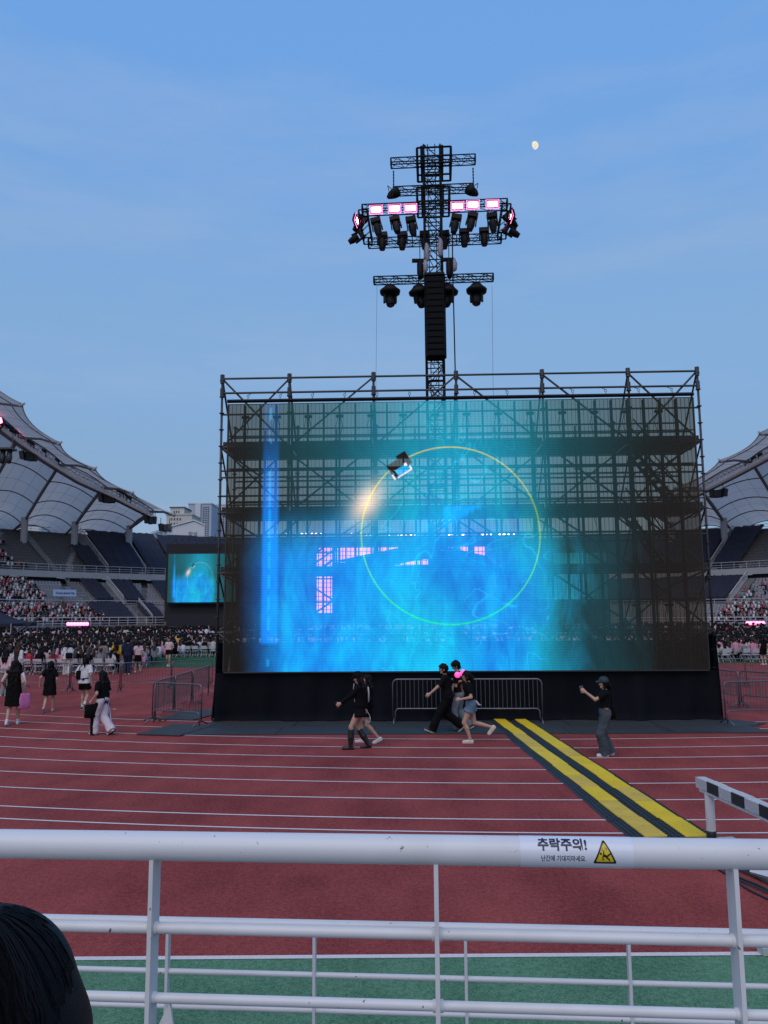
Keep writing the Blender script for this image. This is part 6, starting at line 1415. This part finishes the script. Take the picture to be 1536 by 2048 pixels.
# navy canopy and camera crane at the left edge
P = at_Y(-8, 1247, 80); zt = at_Y(0, 1223, 80).z; t_ = thing('canopy_tent', 'navy pointed canopy tent at the left picture edge in front of the stand', 'tent', (P.x, 80, 0)); hw2 = 2.9
ztop2, zb2 = zt+.1, P.z
corn = [Vector((P.x+a*hw2, 80+b*hw2, zb2)) for a, b in ((-1, -1), (1, -1), (1, 1), (-1, 1))]; apx = Vector((P.x, 80, ztop2)); mb = MB()
mids = [[corn[i].lerp(apx, .5)+Vector((0, 0, -.22)) for i in range(4)]]
mb.add(corn+mids[0]+[apx], [(0, 1, 5, 4), (1, 2, 6, 5), (2, 3, 7, 6), (3, 0, 4, 7), (4, 5, 8), (5, 6, 8), (6, 7, 8), (7, 4, 8)])
for i in range(4): a, b = corn[i], corn[(i+1) % 4]; d_ = Vector((0, 0, -.3)); mb.add([a, b, b+d_, a+d_], [(3, 2, 1, 0)])
mb.build('canopy', NAVY, t_)
for p in corn: rod('leg', (p.x, p.y, 0), p, .04, PALEM, t_, 6)
A, B, Cn = at_Y(62, 1258, 74), at_Y(126, 1204, 70), at_Y(20, 1276, 76); t_ = thing('camera_crane', 'thin black camera crane arm slanting up over the left field crowd', 'camera crane', (A.x, A.y, 0))
MB().tube(Cn, B, .09, 5, .05).tube(Cn+Vector((0, 0, .35)), B, .04, 5).build('arm', GRD, t_); rod('mast', (A.x, A.y, 0), A, .10, GRD, t_, 6); bar('counterweight', Cn, (.8, .6, .6), GRD, t_); bar('camera_head', B+Vector((.1, 0, -.3)), (.35, .4, .5), GRD, t_)

# ================================================================== STEEPLECHASE BARRIER ON THE RIGHT
WOODW = mat('weathered_white_board', (.50, .50, .50), .75, 0, .35, 9, .3, 30); WOODB = mat('worn_black_board', (.022, .021, .022), .7, 0, .4, 9, .3, 30)
hb = at_z(1409, 1553, .78); he = at_z(1536, 1606, .78); d_ = (he-hb); d_.z = 0; d_.normalize(); nb = Vector((d_.y, -d_.x, 0)); ln_ = 3.9
st_ = thing('steeplechase_barrier', 'white and black painted steeplechase barrier standing on the track at the right edge', 'hurdle', hb+d_*1.9-Vector((0, 0, .78)), math.atan2(d_.y, d_.x))
rot_ = Matrix.Rotation(math.atan2(d_.y, d_.x), 3, 'Z'); bw = .30
for k in range(13):
    c_ = hb+d_*(bw*(k+.5))+nb*.063-Vector((0, 0, .064)); bar('painted_block', c_, (bw-.002, .127, .127), WOODW if k % 2 == 0 else WOODB, st_, rot_)
    if k % 2: bar('top_board', c_+Vector((0, 0, .066))-nb*.004, (bw-.002, .118, .006), WOODW, st_, rot_)
rod('under_rail', hb+d_*.06+nb*.09-Vector((0, 0, .155)), hb+d_*ln_+nb*.09-Vector((0, 0, .155)), .026, WHITEM, st_, 8)
pp = at_z(1436, 1682, 0.0); off = (pp-hb).dot(d_)
for o_ in (max(.22, min(off, .6)), 3.4):
    b0 = hb+d_*o_+nb*.06; rod('post', (b0.x, b0.y, .06), (b0.x, b0.y, .64), .058, WHITEM, st_, 12); rod('post_foot', (b0.x, b0.y, .02), (b0.x, b0.y, .16), .061, RUB, st_, 12)
    bar('base_beam', Vector((b0.x, b0.y, .035))+nb*.45, (.10, 1.5, .06), mat('pale_green_steel', (.42, .47, .45), .55, 0, .2, 3), st_, rot_)
f0 = at_z(1412, 1678, .05); f1 = at_z(1560, 1684, .05); bar('ground_beam', (f0+f1)/2+Vector((0, -.02, -.02)), ((f1-f0).length, .11, .06), mat('pale_green_steel', (.42, .47, .45)), st_, Matrix.Rotation(math.atan2((f1-f0).y, (f1-f0).x), 3, 'Z'))
g0 = at_z(1506, 1742, .06); g1 = at_z(1600, 1768, .06); MB().tube(g0, g1, .07, 4).build('side_foot', WHITEM, st_)

# ================================================================== RAILINGS IN THE FOREGROUND
def at_d(px, py, d): return EYE + ray(px, py)*d
ra_ = at_d(0, 1687, 1.90); rb_ = at_z(1536, 1709, ra_.z); RD = (rb_-ra_); RD.z = 0; RD.normalize(); RN = Vector((RD.y, -RD.x, 0))   # RN points to the camera
def on_rail_plane(px, py, off=0.0):
    r = ray(px, py); O = ra_-RN*off; return EYE + r*(((O-EYE).dot(RN))/r.dot(RN))
RR = .0328
rl = thing('front_railing', 'thick white tubular railing in the foreground with three rails and a warning sticker', 'railing', (ra_+rb_)/2-Vector((0, 0, ra_.z-1.195)))
def rail_line(name, parent, pxl, pyl, pxr, pyr, off, r, n=20):
    a, b = on_rail_plane(pxl, pyl, off), on_rail_plane(pxr, pyr, off); zz = (a.z+b.z)/2; a.z = b.z = zz; d = (b-a).normalized(); return rod(name, a-d*2.2, b+d*2.2, r, WHITEM, parent, n), zz
rod('top_rail', ra_-RD*2.2, rb_+RD*2.2, RR, WHITEM, rl, 32)
_, zmid = rail_line('middle_rail', rl, 100, 1852, 1536, 1882, 0, .0125); _, zlow = rail_line('bottom_rail', rl, 200, 1995, 1536, 2028, 0, .0112)
def post(parent, px, py, off, ztop_, z0, th, dp, twist):
    p = on_rail_plane(px, py, off); rot = Matrix.Rotation(math.atan2(RD.y, RD.x)+twist, 3, 'Z'); bar('post', (p.x, p.y, (ztop_+z0)/2), (th, dp, ztop_-z0), WHITEM, parent, rot); return p
for px, tw_, th in ((310, -.02, .010), (872, 0, .010), (1463, .03, .010)):
    p = post(rl, px, 1730, 0, ra_.z-RR*.8, 1.195, th, .050, tw_)
    for zz, r_ in ((zmid, .0125), (zlow, .0112)): rod('weld_collar', p-RD*.012+Vector((0, 0, zz-p.z)), p+RD*.012+Vector((0, 0, zz-p.z)), r_+.0025, WHITEM, rl, 16)
# gusset plate at the left post
p = on_rail_plane(322, 2015, .0); MB().hexa([p+RD*a+RN*b+Vector((0, 0, c_)) for a, b, c_ in ((-.008, -.004, -.30), (.075, -.004, -.30), (.075, .004, -.30), (-.008, .004, -.30), (-.008, -.004, -.045), (.022, -.004, .015), (.022, .004, .015), (-.008, .004, -.045))]).build('gusset_plate', WHITEM, rl)
rl2 = thing('outer_railing', 'thinner white railing just beyond the front one with slim posts', 'railing', (ra_+rb_)/2-RN*.42-Vector((0, 0, ra_.z-1.195)))
_, z2 = rail_line('top_rail', rl2, 100, 1838, 1536, 1870, .42, .014); rail_line('middle_rail', rl2, 160, 1936, 1536, 1975, .42, .0075, 12); rail_line('bottom_rail', rl2, 190, 2009, 1536, 2046, .42, .0075, 12)
for px in (336, 629, 931, 1257): post(rl2, px, 1900, .42, z2-.008, 1.0, .008, .022, .0)
for q in (-1.6, 3.2):
    p = (ra_ if q < 0 else rb_)+RD*q*.4-RN*.42; bar('post', (p.x, p.y, (z2+1.0)/2), (.008, .022, z2-1.0), WHITEM, rl2, Matrix.Rotation(math.atan2(RD.y, RD.x), 3, 'Z'))
# warning sticker wrapped round the top rail
s0 = (on_rail_plane(1038, 1700)-ra_).dot(RD); s1 = (on_rail_plane(1262, 1705)-ra_).dot(RD)
cc_ = ra_+RD*((s0+s1)/2); nE = (EYE-cc_); nE = (nE-RD*nE.dot(RD)).normalized(); bE = nE.cross(RD)
if bE.z < 0: bE = -bE
def wrap(s_, a, r): return ra_+RD*s_+nE*(r*math.cos(a))+bE*(r*math.sin(a))
STK = mat('glossy_white_sticker', (.66, .68, .74), .22, 0, .03, 3); DKB = mat('dark_blue_print', (.008, .014, .05), .35, 0, .05); SYE = mat('sign_yellow', (.62, .46, .012), .3, 0, .05); SBK = mat('sign_black', (.008, .008, .008), .3, 0, .05)
# base on the rail itself
mb = MB(); P = [[wrap(s0+(s1-s0)*j/4, -2.2+4.4*i/32, RR+.0006) for j in range(5)] for i in range(33)]; mb.grid(P); STO = mb.build('warning_sticker', STK, rl, True)
STO['label'] = 'white Korean warning sticker with a yellow falling person triangle'
def pxs(px): return (on_rail_plane(px, 1703)-ra_).dot(RD)
def wrap_mesh(name, verts, faces, m_, r):
    import bmesh
    bm = bmesh.new(); vv = [bm.verts.new((x, y, 0)) for x, y in verts]
    for f in faces: bm.faces.new([vv[i] for i in f])
    wrap_bm(name, bm, m_, r)
def wrap_bm(name, bm, m_, r):
    import bmesh
    lo_, hi_ = min(v.co.y for v in bm.verts), max(v.co.y for v in bm.verts); a = math.ceil(lo_/.06)*.06
    while a < hi_:
        bmesh.ops.bisect_plane(bm, geom=bm.verts[:]+bm.edges[:]+bm.faces[:], plane_co=(0, a, 0), plane_no=(0, 1, 0)); a += .06
    for v in bm.verts: v.co = wrap(v.co.x, v.co.y, r)
    me = bpy.data.meshes.new(name); bm.to_mesh(me); bm.free(); me.materials.append(m_); link(name, me, STO)
def wrap_text(body, x0, x1, a0, a1, m_, thick):
    import bmesh
    me = text_mesh(body, 1.0, 'lettering', m_, None, None, thick); bm = bmesh.new(); bm.from_mesh(me); bpy.data.meshes.remove(me)
    xs = [v.co.x for v in bm.verts]; ys = [v.co.y for v in bm.verts]; X0, X1, Y0_, Y1_ = min(xs), max(xs), min(ys), max(ys)
    for v in bm.verts: v.co.x = x0+(x1-x0)*(v.co.x-X0)/(X1-X0); v.co.y = a0+(a1-a0)*(v.co.y-Y0_)/(Y1_-Y0_)
    wrap_bm('lettering', bm, m_, RR+.0011)
def ang(py):      # height in the picture -> angle round the rail
    v = max(-.98, min(.98, (1701.5-py)/27.2)); return math.asin(v)
wrap_text('추락주의!', pxs(1073), pxs(1170), ang(1700.6), ang(1679), DKB, .035)
wrap_text('난간에 기대지마세요.', pxs(1079), pxs(1167), ang(1717.8), ang(1707.8), DKB, .012)
tx0, tx1, txm = pxs(1180), pxs(1228), pxs(1204); a0_, a1_ = ang(1720.5), ang(1680)
def tri(sc_):
    cx_, cy_ = txm, a0_+(a1_-a0_)*.36; pts = []
    for (x, y) in ((tx0, a0_), (tx1, a0_), (txm, a1_)):
        pts.append((cx_+(x-cx_)*sc_, cy_+(y-cy_)*sc_))
    # cut corners a little
    out = []
    for i in range(3):
        p, a, b = pts[i], pts[i-1], pts[(i+1) % 3]; out += [(p[0]+(a[0]-p[0])*.06, p[1]+(a[1]-p[1])*.06), (p[0]+(b[0]-p[0])*.06, p[1]+(b[1]-p[1])*.06)]
    return out
for name, sc_, m_, r in (('triangle_border', 1.0, SBK, RR+.0010), ('triangle_field', .76, SYE, RR+.0014)):
    t3 = tri(sc_); wrap_mesh(name, t3, [tuple(range(len(t3)))], m_, r)
def tri_pt(u, v): return (tx0+(tx1-tx0)*u, a0_+(a1_-a0_)*v)
def strip(p, q, w1, w2):
    p, q = Vector(tri_pt(*p)), Vector(tri_pt(*q)); k = (a1_-a0_)/(tx1-tx0); d = Vector((q.x-p.x, (q.y-p.y)/k)).normalized(); n_ = Vector((-d.y, d.x))*(tx1-tx0)
    return [(p.x+n_.x*w1, p.y+n_.y*w1*k), (p.x-n_.x*w1, p.y-n_.y*w1*k), (q.x-n_.x*w2, q.y-n_.y*w2*k), (q.x+n_.x*w2, q.y+n_.y*w2*k)]
vs_, fs_ = [], []
for st4 in (strip((.42, .36), (.60, .28), .050, .045), strip((.58, .30), (.72, .40), .032, .028), strip((.72, .40), (.80, .41), .025, .02), strip((.56, .26), (.66, .20), .032, .028), strip((.66, .20), (.70, .12), .028, .02), strip((.44, .38), (.47, .52), .025, .02), strip((.42, .32), (.40, .20), .025, .02), strip((.40, .20), (.46, .16), .02, .018), strip((.40, .50), (.41, .60), .012, .012), strip((.53, .55), (.53, .66), .012, .012), strip((.59, .52), (.59, .62), .012, .012)):
    o_ = len(vs_); vs_ += st4; fs_.append((o_, o_+1, o_+2, o_+3))
o_ = len(vs_); vs_ += [tri_pt(.335+.042*math.cos(a), .40+.05*math.sin(a)) for a in [2*PI*i/10 for i in range(10)]]; fs_.append(tuple(range(o_, o_+10)))
wrap_mesh('falling_person', vs_, fs_, SBK, RR+.0018)

# ================================================================== DARK-HAIRED HEAD AT THE LOWER LEFT
dH = .84; hcn = EYE+ray(-44, 2036)*dH; hs = thing('person', 'person with black hair standing close to the camera at the lower left corner', 'person', (hcn.x, hcn.y, 1.195))
zc_ = hcn.z
def hw_(x, y, z): return Vector((hcn.x+x, hcn.y+y, zc_+z))
bp = [(hw_(0, 0, 0), hw_(0, .01, .02), .078, .076), (hw_(0, .03, -.07), hw_(0, .05, -.09), .055, .04), (hw_(0, .09, -.01), hw_(0, .105, -.03), .012, .014), (hw_(0, -.01, -.08), hw_(0, -.02, -.20), .05, .055), (hw_(-.14, -.02, -.25), hw_(.14, -.02, -.25), .055, .055)]
for sx in (-1, 1):
    bp += [(hw_(sx*.08, -.02, -.28), hw_(sx*.06, -.02, -.60), .09, .085), (hw_(sx*.16, -.02, -.25), hw_(sx*.20, -.02, -.50), .045, .038), (hw_(sx*.20, -.02, -.50), hw_(sx*.18, .10, -.70), .036, .026), (hw_(sx*.08, -.02, -.62), hw_(sx*.09, -.02, -.95), .085, .055), (hw_(sx*.09, -.02, -.95), Vector((hw_(sx*.09, 0, 0).x, hcn.y-.03, 1.26)), .055, .036), (Vector((hcn.x+sx*.09, hcn.y-.05, 1.225)), Vector((hcn.x+sx*.10, hcn.y+.12, 1.22)), .034, .028)]
    pal = hw_(sx*.18, .14, -.76)
    for q, l_ in ((-.03, .06), (-.01, .072), (.01, .07), (.028, .055)): bp.append((pal+Vector((q*.4, q, 0)), pal+Vector((q*.4, q+.02, -l_)), .010, .008))
    bp += [(hw_(sx*.18, .10, -.70), pal, .026, .03), (pal+Vector((-sx*.02, .02, .04)), pal+Vector((-sx*.05, .04, -.01)), .012, .010)]
me = sdf_mesh('body', bp, .011, .02); me.materials.append(SKIN[0]); link('body', me, hs)
tp2 = [(a, b, c_+.016, d_2+.016) for a, b, c_, d_2 in bp if (max(a.z, b.z) < zc_-.2 and min(a.z, b.z) > zc_-.66)]; me = sdf_mesh('top', tp2, .012, .02); me.materials.append(F_BLK); link('top', me, hs)
tr2 = [(a, b, c_+.02, d_2+.025) for a, b, c_, d_2 in bp if (max(a.z, b.z) < zc_-.60 and min(a.z, b.z) > 1.23 and abs(a.x-hcn.x) < .13)]; me = sdf_mesh('trousers', tr2, .012, .02); me.materials.append(F_BLK); link('trousers', me, hs)
HB2 = mat('glossy_black_hair', (.003, .003, .004), .55, 0, .3, 60, .15, 260, spec=.15)
hp_ = [(hw_(0, -.012, .004), hw_(0, .004, .012), .101, .098), (hw_(0, -.03, -.05), hw_(0, -.035, -.16), .10, .075)]
for sx in (-1, 1): hp_ += [(hw_(sx*.05, -.02, -.02), hw_(sx*.062, -.005, -.19), .064, .050), (hw_(sx*.06, .02, -.03), hw_(sx*.062, .015, -.2), .05, .045)]
me = sdf_mesh('hair', hp_, .006, .03); me.materials.append(HB2); HO = link('hair', me, hs)
mb = MB(); rr = random.Random(11)
for i in range(420):
    az = rr.uniform(0, 2*PI); r_ = .103+rr.uniform(-.001, .0045); pts = []
    w0 = rr.uniform(.12, .5)
    for k in range(9):
        el = w0+(PI*.62-w0)*k/8; x = r_*math.sin(el)*math.cos(az+.06*k*rr.uniform(.5, 1)*(1 if math.cos(az) > 0 else -1)); y = r_*math.sin(el)*math.sin(az); z = r_*math.cos(el)
        if el > PI/2: f = (el-PI/2); x *= 1-.05*f; z = -f*.16
        pts.append(hw_(x, y-.006, z+.006))
    mb.path(pts, [.0004]+[.0007]*7+[.0003], 3)
tag(mb.build('hair_strand', HB2, HO), kind='stuff')
# small litter on the track
for px, py in ((229, 1419), (620, 1432)):
    P = at_z(px, py); o = MB().box((P.x, P.y, .012), (.09, .05, .014), Matrix.Rotation(.4, 3, 'Z')).build('paper_scrap', F_WHT); tag(o, 'tiny white paper scrap on the red track' if px < 300 else 'tiny pale paper scrap on the mats', 'litter')
